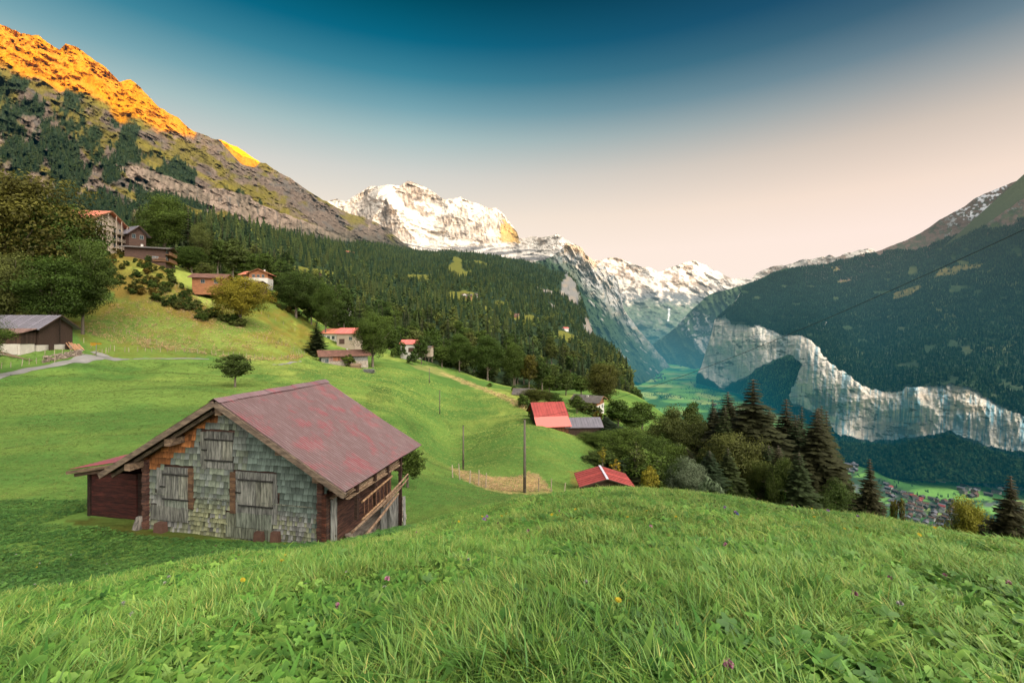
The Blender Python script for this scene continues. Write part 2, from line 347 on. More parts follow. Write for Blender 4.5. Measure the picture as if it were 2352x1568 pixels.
# ---- left ridge
def rel_ridge(x, y, V, D):
    g = np.stack([(x*.9+y*.44)/95, (-x*.44+y*.9)/62, V[:, 1]/2500.], 1); q = g; r = ridged(g, 7, 3, .6)+.3*(ridged(np.stack([x/21, y/30, x*0], 1), 4, 9)-.6)
    return (-(r-.6)*.15*D-fbm(q*9, 4, 8)*.008*D)
def col_ridge(x, y, d, V):
    n = len(x); L = 560.
    s = x*.87+y*.49; u = -x*.49+y*.87                     # along and across the fall of the ridge
    a = n2(x, y, 60, 26, 5, 61, .52); b = n2(x, y, 13, 9, 5, 63, .4); c = n2(x, y, 5, 13, 4, 65, .1); e = n2(x, y, 110, 60, 4, 67)
    st = n2(s, u, 70, 9, 5, 69)
    col = mixc(tile(RK, n), RKD, sm(-.1, .6, b+st*.5)); col = mixc(col, RKL, sm(.25, .8, c+a*.4)*.6)
    grass = sm(-.05, .35, a+b*.35+.25-.5*np.abs(d-120)/200); col = mixc(col, OLV, grass*.9)
    stripe = sm(.2, .5, n2(s, u, 260, 16, 3, 71))*sm(60, 100, d)*(d < 330)
    col = mixc(col, OLV*1.35, stripe*.85)
    band = inpoly(x+b*9, y+a*12, [(270, 375), (330, 385), (420, 415), (520, 440), (600, 470), (700, 510), (830, 552), (800, 556), (690, 545), (590, 525), (510, 480), (420, 455), (330, 430), (290, 400)])
    blk = inpoly(x+b*14, y+a*14, [(-300, 270), (60, 255), (110, 330), (250, 390), (260, 430), (150, 440), (-300, 420)])
    col = mixc(col, mixc(tile(RKL, n), RK, sm(-.2, .6, c)), band*1.); col = mixc(col, RKD*1.2, band*sm(.25, .6, n2(x, y, 4, 30, 4, 73, -.1)))
    col = mixc(col, RKL*.85, blk*sm(-.15, .3, c+b*.5)*.8)
    dk = sm(-.05, .25, n2(x, y, 40, 50, 5, 75, .4)+.25*c+.30*sm(520, 60, x)*sm(90, 170, d)-.35*sm(500, 700, x)-.6*sm(110, 60, d))
    col = mixc(col, FOR*1.1, dk*(1-band*.75)*.95)
    mead = inpoly(x, y+a*6, [(420, 470), (520, 500), (560, 530), (500, 540), (440, 500)])
    col = mixc(col, OLV*1.2, mead*.8)
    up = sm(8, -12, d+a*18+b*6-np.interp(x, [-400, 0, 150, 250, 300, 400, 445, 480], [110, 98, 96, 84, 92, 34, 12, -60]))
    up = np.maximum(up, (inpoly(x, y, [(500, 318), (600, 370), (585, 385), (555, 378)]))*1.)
    col = mixc(col, ORG*(.75), up*(.85)); col = mixc(col, ORG*.45, up*sm(.1, .5, b)*.6)  # tawny crest with the alpenglow painted in, down to the shadow line
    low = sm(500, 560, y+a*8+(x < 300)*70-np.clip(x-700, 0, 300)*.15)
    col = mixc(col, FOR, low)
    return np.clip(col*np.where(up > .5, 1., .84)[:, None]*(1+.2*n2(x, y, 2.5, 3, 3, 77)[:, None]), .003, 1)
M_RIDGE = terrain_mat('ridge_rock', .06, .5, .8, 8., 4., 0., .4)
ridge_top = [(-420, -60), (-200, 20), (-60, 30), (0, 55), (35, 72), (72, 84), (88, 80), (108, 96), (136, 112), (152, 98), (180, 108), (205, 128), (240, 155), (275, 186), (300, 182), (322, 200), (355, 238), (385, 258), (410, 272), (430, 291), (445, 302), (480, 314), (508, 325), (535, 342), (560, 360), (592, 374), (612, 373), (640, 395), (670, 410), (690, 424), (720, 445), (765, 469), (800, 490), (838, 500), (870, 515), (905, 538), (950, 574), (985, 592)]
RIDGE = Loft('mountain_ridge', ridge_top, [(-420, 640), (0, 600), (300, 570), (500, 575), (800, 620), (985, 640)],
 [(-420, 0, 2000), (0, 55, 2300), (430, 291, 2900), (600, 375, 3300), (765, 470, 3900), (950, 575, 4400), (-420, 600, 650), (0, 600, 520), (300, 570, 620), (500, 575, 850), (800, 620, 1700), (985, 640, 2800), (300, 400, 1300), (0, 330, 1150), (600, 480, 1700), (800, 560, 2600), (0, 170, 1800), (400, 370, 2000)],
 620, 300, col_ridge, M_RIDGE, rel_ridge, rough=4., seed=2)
# spur that stands behind the ridge, the evening sun painted into its orange
def rel_s(x, y, V, D): return -(ridged(V/500., 5, 4)-.6)*170
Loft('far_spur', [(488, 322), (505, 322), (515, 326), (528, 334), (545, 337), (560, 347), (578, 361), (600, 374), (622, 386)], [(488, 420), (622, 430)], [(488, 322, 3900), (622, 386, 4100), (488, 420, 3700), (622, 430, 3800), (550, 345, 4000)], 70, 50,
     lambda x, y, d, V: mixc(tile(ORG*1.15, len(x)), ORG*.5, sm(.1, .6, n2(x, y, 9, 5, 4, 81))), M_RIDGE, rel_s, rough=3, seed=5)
# ---- the snow peak
JT = [(690, 452), (720, 462), (752, 462), (775, 457), (795, 462), (820, 444), (842, 432), (847, 428), (870, 428), (890, 424), (918, 428), (935, 418), (958, 424), (980, 432), (1002, 446), (1022, 458), (1040, 460), (1057, 452), (1080, 462), (1100, 466), (1118, 478), (1140, 480), (1150, 487), (1163, 500), (1178, 518), (1188, 532), (1192, 545), (1210, 547), (1250, 542), (1278, 538), (1290, 546), (1320, 560), (1360, 600), (1420, 640)]
def rel_j(x, y, V, D):
    q = V*np.array([1, .6, 1])/1300.; r = ridged(q, 7, 21, .62); return -(r-.55)*620-fbm(V/240., 5, 22)*70
def facing(poly, x, y, j): return inpoly(x+j, y+j*.6, poly)*1.
def col_j(x, y, d, V):
    n = len(x); a = n2(x, y, 30, 18, 5, 91, .3); b = n2(x, y, 9, 5, 5, 93, .5); c = n2(x, y, 3, 9, 4, 95, -.2)
    j = b*9
    rk = mixc(tile([.24, .18, .135], n), [.12, .095, .08], sm(-.2, .5, c+b*.5))
    rock = sm(.0, .3, a+.6*b-.10)*.85
    for poly, s in (([(987, 540), (1014, 458), (1012, 0)], 0),
                    ([(870, 505), (876, 480), (889, 457), (903, 480), (925, 515), (948, 535), (985, 575), (930, 575), (900, 545), (880, 520)], .9),
                    ([(905, 450), (925, 418), (985, 436), (1030, 460), (1010, 475), (975, 462), (945, 460), (950, 480), (920, 475)], .75),
                    ([(1000, 500), (1040, 490), (1062, 470), (1080, 500), (1110, 470), (1150, 490), (1192, 540), (1180, 560), (1120, 560), (1030, 545), (990, 520)], .62),
                    ([(985, 575), (940, 560), (950, 545), (990, 560), (1010, 578)], .7),
                    ([(790, 470), (845, 430), (848, 470), (870, 500), (840, 500), (780, 485)], .55)):
        if s: rock = np.maximum(rock*(1-facing(poly, x, y, j)), facing(poly, x, y, j)*np.clip(s+.5*a+.5*c, 0, 1))
    sn = facing([(850, 430), (900, 425), (915, 452), (935, 478), (960, 485), (985, 510), (975, 540), (1000, 575), (985, 578), (955, 550), (930, 520), (905, 478), (889, 455), (870, 462), (850, 452)], x, y, j)
    rock *= 1-sn*.92
    rock *= 1-facing([(1055, 452), (1075, 462), (1105, 470), (1118, 490), (1100, 500), (1080, 480)], x, y, j)*.8
    # layered cliffs and snow ledges under the peak, right of the glacier
    lay = sm(556, 572, y+a*6-(x-1100)*.06); ledge = n2(x+y*.3, y-(x-1150)*.02+12*np.sin(x/60.), 60, 3.2, 4, 97)
    rock = rock*(1-lay)+lay*sm(-.15, .2, ledge)
    rk = mixc(rk, [.12, .12, .125], lay*.8)
    col = mixc(tile(SNOW, n), rk, 0*x) ; col = col*(1-rock[:, None])+rk*rock[:, None]
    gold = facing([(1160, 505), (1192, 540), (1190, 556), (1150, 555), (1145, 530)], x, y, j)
    col = mixc(col, [.40, .24, .06], gold*.8)  # gold of the sunlit right flank painted into the rock
    return np.clip(col, .01, .92)
M_PEAK = terrain_mat('snow_and_rock', .006, .6, 1., 90., 5., .25, .5)
Loft('snow_peak', JT, [(690, 610), (1420, 740)],
 [(690, 452, 8800), (935, 418, 8900), (1057, 452, 8700), (1192, 545, 8300), (1280, 540, 7000), (1420, 640, 6700), (690, 610, 6500), (940, 600, 5800), (1150, 620, 5400), (1420, 740, 5300), (1000, 520, 7600), (860, 480, 8000), (890, 457, 7600), (1100, 560, 6900)],
 440, 170, col_j, M_PEAK, rel_j, rough=3.5, seed=3)
# ---- far chain at the head of the valley
FT = [(1340, 600), (1365, 598), (1380, 598), (1400, 590), (1418, 590), (1432, 596), (1450, 604), (1468, 612), (1490, 614), (1512, 622), (1530, 618), (1552, 612), (1575, 603), (1598, 598), (1620, 606), (1640, 620), (1668, 634), (1692, 640), (1725, 640), (1740, 628), (1760, 618), (1778, 611), (1800, 612), (1825, 604), (1850, 596), (1880, 590), (1905, 588), (1922, 592), (1950, 580), (1975, 574), (2000, 572), (2030, 590), (2080, 620)]
def rel_f(x, y, V, D): return -(ridged(V/2300., 7, 41, .6)-.55)*950-fbm(V/300., 4, 42)*80
def col_f(x, y, d, V):
    n = len(x); a = n2(x, y, 22, 9, 5, 101, .3); b = n2(x, y, 7, 4, 5, 103, .4); c = n2(x, y, 3, 8, 4, 105, .3)
    rock = sm(-.1, .35, a*.7+b*.6+.4*sm(640, 690, y)-.05)
    rk = mixc(tile([.24, .18, .14], n), [.10, .11, .12], sm(640, 690, y+a*12))
    col = tile(SNOW, n)*(1-rock[:, None])+rk*rock[:, None]
    g = sm(688, 712, y+a*12-(x-1560)*.05); col = mixc(col, [.10, .13, .09], g)
    col = mixc(col, [.25, .24, .22], g*sm(.25, .5, b)*.6)
    wf = (np.abs(x-1536-n2(x, y, 9, 9, 2, 1)*1.2) < 1.6+(y-700)*.03)*(y > 704)*(y < 738)
    col = mixc(col, [.75, .77, .78], wf*.9)
    return col
Loft('far_range', FT, [(1340, 840), (2080, 840)], [(1340, 600, 12500), (1600, 598, 13500), (1710, 640, 13000), (2000, 575, 10500), (2080, 620, 10000), (1340, 700, 10500), (1340, 840, 7600), (1550, 840, 7000), (2080, 840, 6500), (1550, 700, 10000), (1550, 760, 8500)],
     330, 140, col_f, M_PEAK, rel_f, rough=3.5, seed=7)
# ---- rock buttress on the left of the valley
def rel_b(x, y, V, D): return -(ridged(np.stack([(x*.85-y*.5)/34, (x*.5+y*.85)/80, x*0], 1), 6, 51, .62)-.55)*430-fbm(np.stack([x/9, y/14, x*0], 1), 4, 52)*40
def cliffcol(x, y, n, sd, warm=1.):
    c = n2(x, y, 3.4, 26, 5, sd, .06); b = n2(x, y, 14, 9, 5, sd+1); e = n2(x, y, 2, 12, 4, sd+2)
    col = mixc(tile(np.array([.36, .34, .32]), n), [.50, .40, .31], sm(-.2, .5, b)*warm)
    col = mixc(col, [.15, .17, .18], sm(.1, .5, c+.3*e)*.8)
    return mixc(col, [.60, .55, .48], sm(.3, .7, e+b*.3)*.5)
def col_b(x, y, d, V):
    n = len(x); a = n2(x, y, 16, 10, 5, 111)
    col = cliffcol(x, y, n, 113, .8)
    g = sm(700, 760, y+a*22-(x-1430)*.95); g = np.maximum(g, inpoly(x+a*6, y, [(1290, 600), (1320, 610), (1335, 640), (1300, 645)])*.8)
    col = mixc(col, FOR*1.5, g)
    col = mixc(col, [.36, .33, .3], g*sm(.45, .7, n2(x, y, 5, 16, 4, 115, -.9))*.8)
    return mixc(col, [.6, .4, .22], sm(26, 8, d+a*6)*(x < 1370)*(x > 1295)*.7)  # last sun on the buttress tips painted as a warm crest tone
M_CLIFF = terrain_mat('grey_cliff', .045, .5, .8, 8., 4., .2, .5, .4)
Loft('rock_buttress', [(1230, 600), (1265, 590), (1290, 572), (1300, 557), (1318, 560), (1338, 568), (1345, 585), (1358, 596), (1372, 608), (1392, 613), (1400, 640), (1410, 626), (1418, 640), (1426, 680), (1433, 712), (1444, 728), (1465, 755), (1500, 795), (1530, 830), (1545, 850)], [(1230, 700), (1300, 760), (1400, 860), (1470, 880), (1545, 856)],
     [(1230, 600, 5200), (1340, 570, 5400), (1400, 640, 5600), (1440, 730, 5800), (1530, 830, 6000), (1230, 700, 3600), (1300, 760, 3300), (1400, 860, 3500), (1470, 880, 3900), (1545, 856, 5200), (1350, 690, 4700), (1440, 800, 5000)],
     220, 200, col_b, M_CLIFF, rel_b, rough=3., seed=8)
# ---- second spur on the right at the head of the valley
def col_k(x, y, d, V):
    n = len(x); a = n2(x, y, 18, 12, 5, 121); b = n2(x, y, 7, 6, 4, 122)
    col = mixc(tile([.07, .10, .05], n), FOR*1.3, sm(-.3, .4, a+b*.4))
    ck = inpoly(x+a*8, y+b*6, [(1545, 745), (1590, 715), (1640, 728), (1650, 770), (1610, 790), (1575, 770)])*sm(0., .35, b+a*.3)
    ck = np.maximum(ck, inpoly(x+a*4, y+b*4, [(1594, 780), (1622, 770), (1650, 770), (1650, 818), (1608, 812), (1596, 800)])*1.)
    return col*(1-ck[:, None])+cliffcol(x, y, n, 124, .3)*ck[:, None]
Loft('valley_spur', [(1500, 790), (1530, 770), (1555, 748), (1585, 715), (1620, 682), (1640, 672), (1655, 668), (1680, 662), (1720, 650), (1760, 640)], [(1500, 835), (1600, 850), (1760, 860)],
     [(1500, 790, 7000), (1620, 682, 6600), (1760, 640, 6000), (1500, 835, 6700), (1600, 850, 5300), (1760, 860, 4500)], 130, 110, col_k, M_CLIFF, rel_b, rough=1.5, seed=9)
# ---- wooded slope of the left side, falling to the valley edge
def rel_w(x, y, V, D): return -fbm(V/320., 5, 55)*16*np.clip(D/700, .1, 3)
MEAD5 = [[(1042, 592), (1052, 590), (1063, 598), (1060, 615), (1072, 625), (1086, 622), (1084, 630), (1060, 638), (1040, 632), (1026, 618), (1034, 605)], [(935, 632), (990, 628), (992, 636), (968, 646), (945, 644)],
         [(1085, 598), (1100, 598), (1128, 608), (1120, 609), (1090, 602)], [(1022, 676), (1060, 668), (1090, 672), (1096, 680), (1082, 692), (1048, 692), (1028, 688)],
         [(1165, 706), (1178, 718), (1200, 728), (1214, 722), (1245, 732), (1240, 742), (1205, 742), (1180, 734)], [(1270, 762), (1290, 758), (1330, 775), (1320, 790), (1290, 782)],
         [(640, 616), (680, 612), (760, 622), (785, 636), (770, 644), (700, 630)], [(1140, 690), (1170, 694), (1160, 702), (1130, 698)], [(1110, 700), (1135, 712), (1120, 714)], [(580, 560), (600, 562), (598, 568), (582, 568)], [(560, 520), (590, 530), (575, 536), (555, 530)]]
ROCK5 = [[(1290, 640), (1306, 632), (1322, 650), (1335, 690), (1330, 706), (1310, 690), (1280, 668)], [(1342, 735), (1349, 730), (1362, 752), (1370, 776), (1350, 770), (1340, 760)], [(1240, 662), (1275, 672), (1262, 680)], [(1258, 690), (1280, 705), (1270, 708)],
         [(1418, 862), (1436, 872), (1452, 902), (1450, 932), (1436, 920), (1424, 890)]]
def inany(polys, x, y):
    r = np.zeros(len(x), bool)
    for p in polys: r |= inpoly(x, y, p)
    return r
def col_w(x, y, d, V):
    n = len(x); a = n2(x, y, 14, 9, 4, 131)
    col = mixc(tile(FOR*.9, n), [.05, .07, .02], sm(0, .6, a))
    col = mixc(col, np.array(S(150, 150, 70))*.42, inany(MEAD5, x+a*8, y+a*4)*1.)
    r = inany(ROCK5, x+a*10+n2(x, y, 5, 7, 3, 134)*6, y+a*8)*1.
    return col*(1-r[:, None])+cliffcol(x, y, n, 133)*.5*r[:, None]
M_FLOOR = terrain_mat('forest_floor', .05, .7, .8, 3., 4.)
WT = [(300, 520), (380, 500), (480, 510), (560, 520), (600, 528), (700, 548), (780, 562), (830, 556), (880, 562), (949, 574), (985, 578), (1039, 576), (1086, 580), (1140, 588), (1199, 597), (1256, 613), (1263, 622), (1306, 628), (1323, 647), (1333, 680), (1346, 713), (1353, 740), (1370, 780), (1400, 793), (1413, 812), (1430, 840), (1443, 867), (1456, 903), (1461, 935)]
WOOD = Loft('forest_slope', WT, [(300, 640), (480, 690), (600, 720), (700, 750), (800, 800), (900, 830), (1000, 860), (1100, 890), (1200, 925), (1300, 950), (1461, 965)],
     [(300, 520, 420), (300, 640, 240), (480, 510, 520), (480, 690, 260), (600, 528, 700), (600, 720, 240), (700, 750, 230), (830, 556, 2000), (830, 815, 210), (949, 574, 2900), (1039, 576, 3100), (1199, 597, 3200), (1263, 622, 2900), (1333, 680, 2300), (1353, 740, 1800), (1370, 780, 1300), (1413, 812, 800), (1443, 867, 520), (1461, 935, 400), (900, 830, 215), (1100, 890, 225), (1200, 925, 230), (1300, 950, 250), (1461, 965, 330),
      (1000, 700, 700), (1200, 700, 1200), (1100, 800, 380), (1300, 800, 560), (700, 620, 520), (1050, 610, 1900), (1300, 700, 1700)],
     330, 260, col_w, M_FLOOR, rel_w, rough=1.2, seed=10, back=(1.06, -1.5))
# ---- valley floor
def col_v(x, y, V):
    n = len(x); X, Y = V[:, 0], V[:, 1]; q = V/90.
    a = fbm(q, 4, 141); cell = n2(X, Y, 170, 110, 2, 143, .5)
    col = mixc(tile(np.array(S(130, 180, 90))*.85, n), np.array(S(90, 140, 75))*.62, sm(-.15, .15, cell)); col = mixc(col, np.array(S(170, 190, 110))*.9, sm(.25, .35, n2(X, Y, 140, 200, 2, 144)))
    tr = inpoly(x+a*10, y+a*4, [(1455, 880), (1500, 905), (1540, 900), (1600, 915), (1700, 940), (1700, 990), (1600, 952), (1480, 930)])*0.
    vil = inpoly(x, y, [(1930, 1060), (1975, 1075), (2060, 1115), (2110, 1138), (2190, 1148), (2260, 1150), (2352, 1140), (2352, 1260), (2050, 1260), (1950, 1120)])
    col = mixc(col, [.035, .06, .035], vil*sm(-.5, .0, fbm(V/25., 3, 145))*.95)
    col = mixc(col, [.13, .14, .14], (vil & (np.abs(fbm(V/120., 2, 146)) < .07))*.9)
    return col*(1+.15*a[:, None])
VZ = -470.
vx = np.linspace(1250, 3600, 260); vD = np.exp(np.linspace(math.log(500), math.log(9000), 220)); XX, DD = np.meshgrid(vx, vD); XX = XX.ravel(); DD = DD.ravel()
VV = np.stack([(XX-CX)/F*DD, DD, VZ+np.clip(DD-3000, 0, 9e9)*.012+fbm(np.stack([XX/80, DD/300, XX*0], 1), 3, 147)*4], 1)
valley_cols = col_v(XX, HY-VV[:, 2]/DD*F, VV)
addmesh('valley_floor', npmesh('valley_floor', VV, gridfaces(220, 260), valley_cols), M_FLOOR, kind='structure')
def vfloor(x, y):                                 # a spot of the valley floor on the sight line (x, y)
    D = -VZ*F/(y-HY)
    for _ in range(4): D = -(VZ+max(D-3000, 0)*.012)*F/(y-HY)
    return Vector(((x-CX)/F*D, D, VZ+max(D-3000, 0)*.012))
# ---- right wall of the valley: cliffs with a wooded mountain above
RT = [(1600, 860), (1611, 841), (1622, 803), (1634, 768), (1641, 735), (1650, 725), (1669, 712), (1690, 690), (1704, 664), (1724, 650), (1745, 640), (1767, 630), (1806, 616), (1850, 612), (1884, 608), (1930, 596), (1980, 586), (2020, 576), (2059, 560), (2085, 550), (2117, 533), (2156, 506), (2185, 490), (2215, 475), (2240, 455), (2265, 443), (2312, 424), (2352, 411), (2450, 370), (2600, 300), (2900, 180), (3400, 40)]
CLT = [(1600, 735), (1642, 733), (1668, 722), (1677, 747), (1724, 743), (1759, 757), (1809, 767), (1852, 778), (1876, 794), (1903, 825), (1934, 856), (1981, 884), (2031, 899), (2067, 899), (2098, 888), (2156, 885), (2215, 886), (2254, 903), (2293, 930), (2352, 958), (2500, 990), (3400, 1000)]
CLB = [(1600, 848), (1611, 852), (1640, 880), (1660, 890), (1708, 868), (1731, 852), (1765, 835), (1798, 813), (1825, 815), (1841, 848), (1825, 880), (1813, 907), (1820, 925), (1860, 945), (1895, 960), (1930, 1003), (2000, 1009), (2059, 1009), (2137, 998), (2176, 990), (2234, 1009), (2277, 1025), (2352, 1040), (2500, 1075), (3400, 1100)]
CPOLY = CLT+CLB[::-1]
def incliff(x, y, dy=0.):
    return inpoly(x+5*vn(np.stack([x/9, y/9, x*0], 1), 61), y-dy+7*fbm(np.stack([x/26, y*0, x*0], 1), 4, 62, .65), CPOLY)
def rel_r(x, y, V, D):
    k = incliff(x, y)
    r = -(ridged(np.stack([x/120, y/90, V[:, 1]/900.], 1), 6, 57, .5)-.55)*np.where(k, .026*D, 0)-fbm(np.stack([x/7, y/11, x*0], 1), 4, 60)*np.where(k, .0035*D, 0)
    return r-fbm(V/500., 5, 58)*np.where(k, 12, 60)-fbm(V/90., 3, 59)*6
RMEAD = [[(2090, 700), (2130, 715), (2120, 660), (2190, 610), (2260, 605), (2230, 625), (2190, 635), (2150, 650), (2140, 640)], [(2050, 690), (2110, 670), (2130, 680), (2080, 712), (2050, 712)], [(1900, 608), (1932, 604), (1930, 618), (1912, 622)], [(1865, 612), (1930, 600), (1900, 612)]]
RMEAD = [[(2160, 620), (2180, 612), (2262, 606), (2245, 618), (2205, 622), (2195, 632), (2170, 634), (2140, 640)], [(2055, 672), (2090, 662), (2112, 655), (2120, 662), (2085, 682), (2050, 690)], [(1910, 614), (1922, 612), (1932, 622), (1912, 624)], [(1922, 646), (1950, 640), (1960, 646), (1925, 652)]]
def col_r(x, y, d, V):
    n = len(x); a = n2(x, y, 22, 12, 5, 151); b = n2(x, y, 6, 5, 4, 153)
    col = mixc(tile(FOR*1.4, n), [.06, .08, .04], sm(0, .6, a)); col = mixc(col, [.10, .11, .045], sm(.0, .4, n2(x, y, 70, 25, 4, 152))*sm(1850, 2000, x)*sm(880, 800, y)*.7)
    alp = sm(.0, .5, -a*.4+sm(70+np.clip((x-2050)*.35, 0, 110), 10, d+a*16)*1.1-.25)*(x > 1850)
    col = mixc(col, mixc(tile([.15, .105, .085], n), [.085, .085, .06], sm(-.3, .3, b+a*.5)), alp)
    sn = sm(.12, .35, b*.7+n2(x, y, 20, 4, 4, 155, -.35)*.6+.02)*sm(2150, 2230, x)*sm(75, 30, d)
    col = mixc(col, [.7, .7, .74], sn*.9)
    col = mixc(col, [.16, .13, .05], inany(RMEAD, x+b*7, y+b*3)*np.clip(.7+b*.6, 0, 1)*(1.))
    k = incliff(x, y)*1.
    cl = mixc(np.clip(cliffcol(x, y, n, 157)*1.9, 0, .82), [.86, .74, .60], np.full(n, .55))
    cl = mixc(cl, [.10, .32, .42], sm(-.05, .35, n2(x, y, 8, 90, 4, 158, .06)+.35*n2(x, y, 2.4, 40, 3, 159, .06))*sm(1650, 1950, x)*.8); cl = mixc(cl, [.16, .18, .19], sm(.4, .65, n2(x, y, 3., 40, 4, 162, .05))*.6); cl = mixc(cl, [.20, .19, .18], sm(.3, .5, n2(x, y, 34, 2.4, 4, 163, -.12))*.6)
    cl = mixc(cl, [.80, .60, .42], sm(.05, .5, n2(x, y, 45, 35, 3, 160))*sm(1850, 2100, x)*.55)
    veg = np.maximum(sm(.42, .55, n2(x, y, 16, 7, 4, 161, .2)), inany([[(1850, 905), (1898, 893), (1925, 928), (1915, 962), (1880, 950)], [(2040, 984), (2075, 978), (2112, 994), (2060, 1000)], [(1745, 795), (1790, 780), (1800, 792), (1770, 806)], [(2270, 910), (2300, 925), (2290, 935)]], x+b*8, y+a*6)*.75); cl = mixc(cl, FOR*1.6, veg*.8)
    col = col*(1-k[:, None])+cl*k[:, None]
    tal = sm(0, 1, inpoly(x+a*5, y+a*4, [(1690, 905), (1731, 852), (1765, 835), (1798, 813), (1825, 815), (1841, 848), (1825, 880), (1813, 907), (1820, 925), (1780, 930)])*(1-k)); col = mixc(col, mixc(tile([.10, .19, .12], n), [.24, .32, .18], sm(-.2, .4, b)), tal)
    sl = inany([[(1668, 722), (1690, 690), (1702, 668), (1706, 680), (1690, 705), (1675, 735)], [(1875, 755), (1905, 735), (1905, 742), (1885, 762)]], x+b*3, y)
    col = mixc(col, [.5, .45, .4], sl*1.)
    wf = (np.abs(x-1903+(y-880)*.05-n2(y, y, 20, 20, 2, 2)*2) < 1.5)*(y > 842)*(y < 930)
    return mixc(col, [.55, .6, .62], wf*.5)
def botR(x): return 0
RW = Loft('valley_wall', RT, [(1600, 880), (1700, 905), (1760, 930), (1850, 975), (1950, 1040), (2060, 1110), (2352, 1125), (3400, 1200)],
     [(1600, 860, 3900), (1642, 733, 3900), (1704, 664, 4100), (1806, 616, 4300), (1930, 596, 4600), (2059, 560, 4700), (2200, 480, 4500), (2352, 411, 4100), (3400, 40, 3400), (1600, 880, 3700), (1660, 890, 3500), (1677, 747, 3650), (1724, 743, 3350), (1731, 852, 3050), (1809, 767, 2900), (1798, 813, 2800), (1852, 778, 2600), (1841, 848, 2400), (1813, 907, 2450), (1903, 825, 2280), (1895, 958, 2150), (1981, 884, 1980), (2000, 1009, 1900), (2098, 888, 1800), (2100, 1005, 1740), (2215, 886, 1650), (2234, 1009, 1600), (2352, 958, 1500), (2352, 1040, 1460),
      (3400, 1000, 1000), (3400, 1100, 950), (1760, 930, 2750), (1850, 975, 2300), (1950, 1040, 1760), (2060, 1110, 1450), (2352, 1125, 1300), (3400, 1200, 900), (2100, 700, 3100), (2352, 700, 2500), (1900, 700, 3500), (1780, 700, 3700), (2000, 800, 2600), (2200, 800, 2150)],
     560, 420, col_r, M_CLIFF, rel_r, rough=1.6, seed=12, xs=np.concatenate([np.linspace(1600, 2400, 520), np.linspace(2410, 3400, 40)]))
# ---- wooded knoll at the foot of the cliffs
def col_n(x, y, d, V): return mixc(tile(FOR*.9, len(x)), [.04, .055, .025], sm(0, .6, n2(x, y, 20, 10, 4, 165)))
KNOLL = Loft('wooded_knoll', [(1895, 1012), (1930, 1018), (1980, 1022), (2030, 1025), (2075, 1021), (2110, 1012), (2137, 1007), (2176, 1002), (2210, 1010), (2234, 1022), (2277, 1037), (2352, 1060), (2500, 1080), (2800, 1100)], [(1895, 1035), (1940, 1062), (2010, 1075), (2040, 1100), (2100, 1103), (2250, 1108), (2800, 1130)],
     [(1895, 1005, 1750), (2000, 1012, 1680), (2176, 992, 1480), (2352, 1052, 1330), (2800, 1100, 1200), (1895, 1035, 1700), (2010, 1075, 1540), (2100, 1103, 1400), (2250, 1108, 1330), (2800, 1130, 1150)],
     200, 70, col_n, M_FLOOR, lambda x, y, V, D: -fbm(V/60., 4, 66)*6, rough=1.5, seed=13, back=(1.03, -.5))
# ---- the range west of the valley, beyond the right edge of the view; its crest sets the height of the last sunlight
oc = [(4600, 4000, 1500), (5200, 3000, 1800), (4700, 1500, 1880), (4600, 0, 1880), (4500, -2000, 1860), (4500, -4500, 1870), (4600, -7000, 1880), (4800, -10000, 1700)]
oV = []; oc = np.array(oc, float); tt = np.linspace(0, 7, 160)
ox = np.interp(tt, range(8), oc[:, 0]); oy = np.interp(tt, range(8), oc[:, 1]); oz = np.interp(tt, range(8), oc[:, 2])
oz = oz+90*fbm(np.stack([tt*3, tt*0, tt*0], 1), 4, 88)
for off, k in ((-2600, -.28), (-1500, .1), (-700, .55), (0, 1.), (1200, .5), (3000, -.1)):
    oV.append(np.stack([ox+off, oy, oz*k+60*fbm(np.stack([tt*5, tt*0+off, tt*0], 1), 4, 89)], 1))
oV = np.concatenate(oV)
addmesh('western_range', npmesh('western_range', oV, gridfaces(6, 160), tile([.05, .06, .03], len(oV))), M_FLOOR, kind='structure')
# ================================================================ VEGETATION
def leafmat(name, cols, trans=.25, rough=.6, var=.5, ns=.9):
    m, nt = newmat(name)
    a = N(nt, 'ShaderNodeAttribute', attribute_name='Col').outputs[0]
    r = N(nt, 'ShaderNodeObjectInfo').outputs['Random']
    c = ramp(nt, r, [(i/(len(cols)-1), c) for i, c in enumerate(cols)])
    nz = noise(nt, position(nt), ns, 5, .6)
    v = mth(nt, 'MULTIPLY_ADD', nz, var*1.6, 1-var*.8)
    c = mix(nt, 1., c, a, 'MULTIPLY')
    cc = N(nt, 'ShaderNodeVectorMath', operation='SCALE', ins={0: c, 'Scale': v}).outputs[0]
    finish(nt, cc, rough, trans=trans, spec=.15)
    return m
k = .62
M_BROAD = leafmat('broad_leaves', [[.042, .075, .014], [.070, .115, .020], [.10, .145, .026], [.052, .09, .02]])
M_OLIVE = leafmat('olive_leaves', [[.10, .125, .028], [.085, .12, .028], [.13, .145, .04]])
M_YELLOW = leafmat('yellowing_leaves', [[.36, .28, .03], [.27, .26, .035], [.40, .27, .025]])
M_BROWNL = leafmat('browning_leaves', [[.085, .095, .020], [.17, .115, .020], [.065, .09, .018], [.12, .11, .022]])
M_SILVER = leafmat('silvery_leaves', [[.16, .19, .12], [.12, .16, .10]])
M_FIR = leafmat('fir_needles', [[.014, .026, .012], [.022, .036, .014], [.030, .042, .014]], .1, .8)
M_FIRB = leafmat('brown_fir_needles', [[.030, .030, .014], [.026, .032, .014]], .1, .8)
M_FARFIR = leafmat('far_needles', [[.014, .030, .016], [.028, .050, .020], [.050, .066, .022], [.018, .036, .018]], .1, .9, .7)
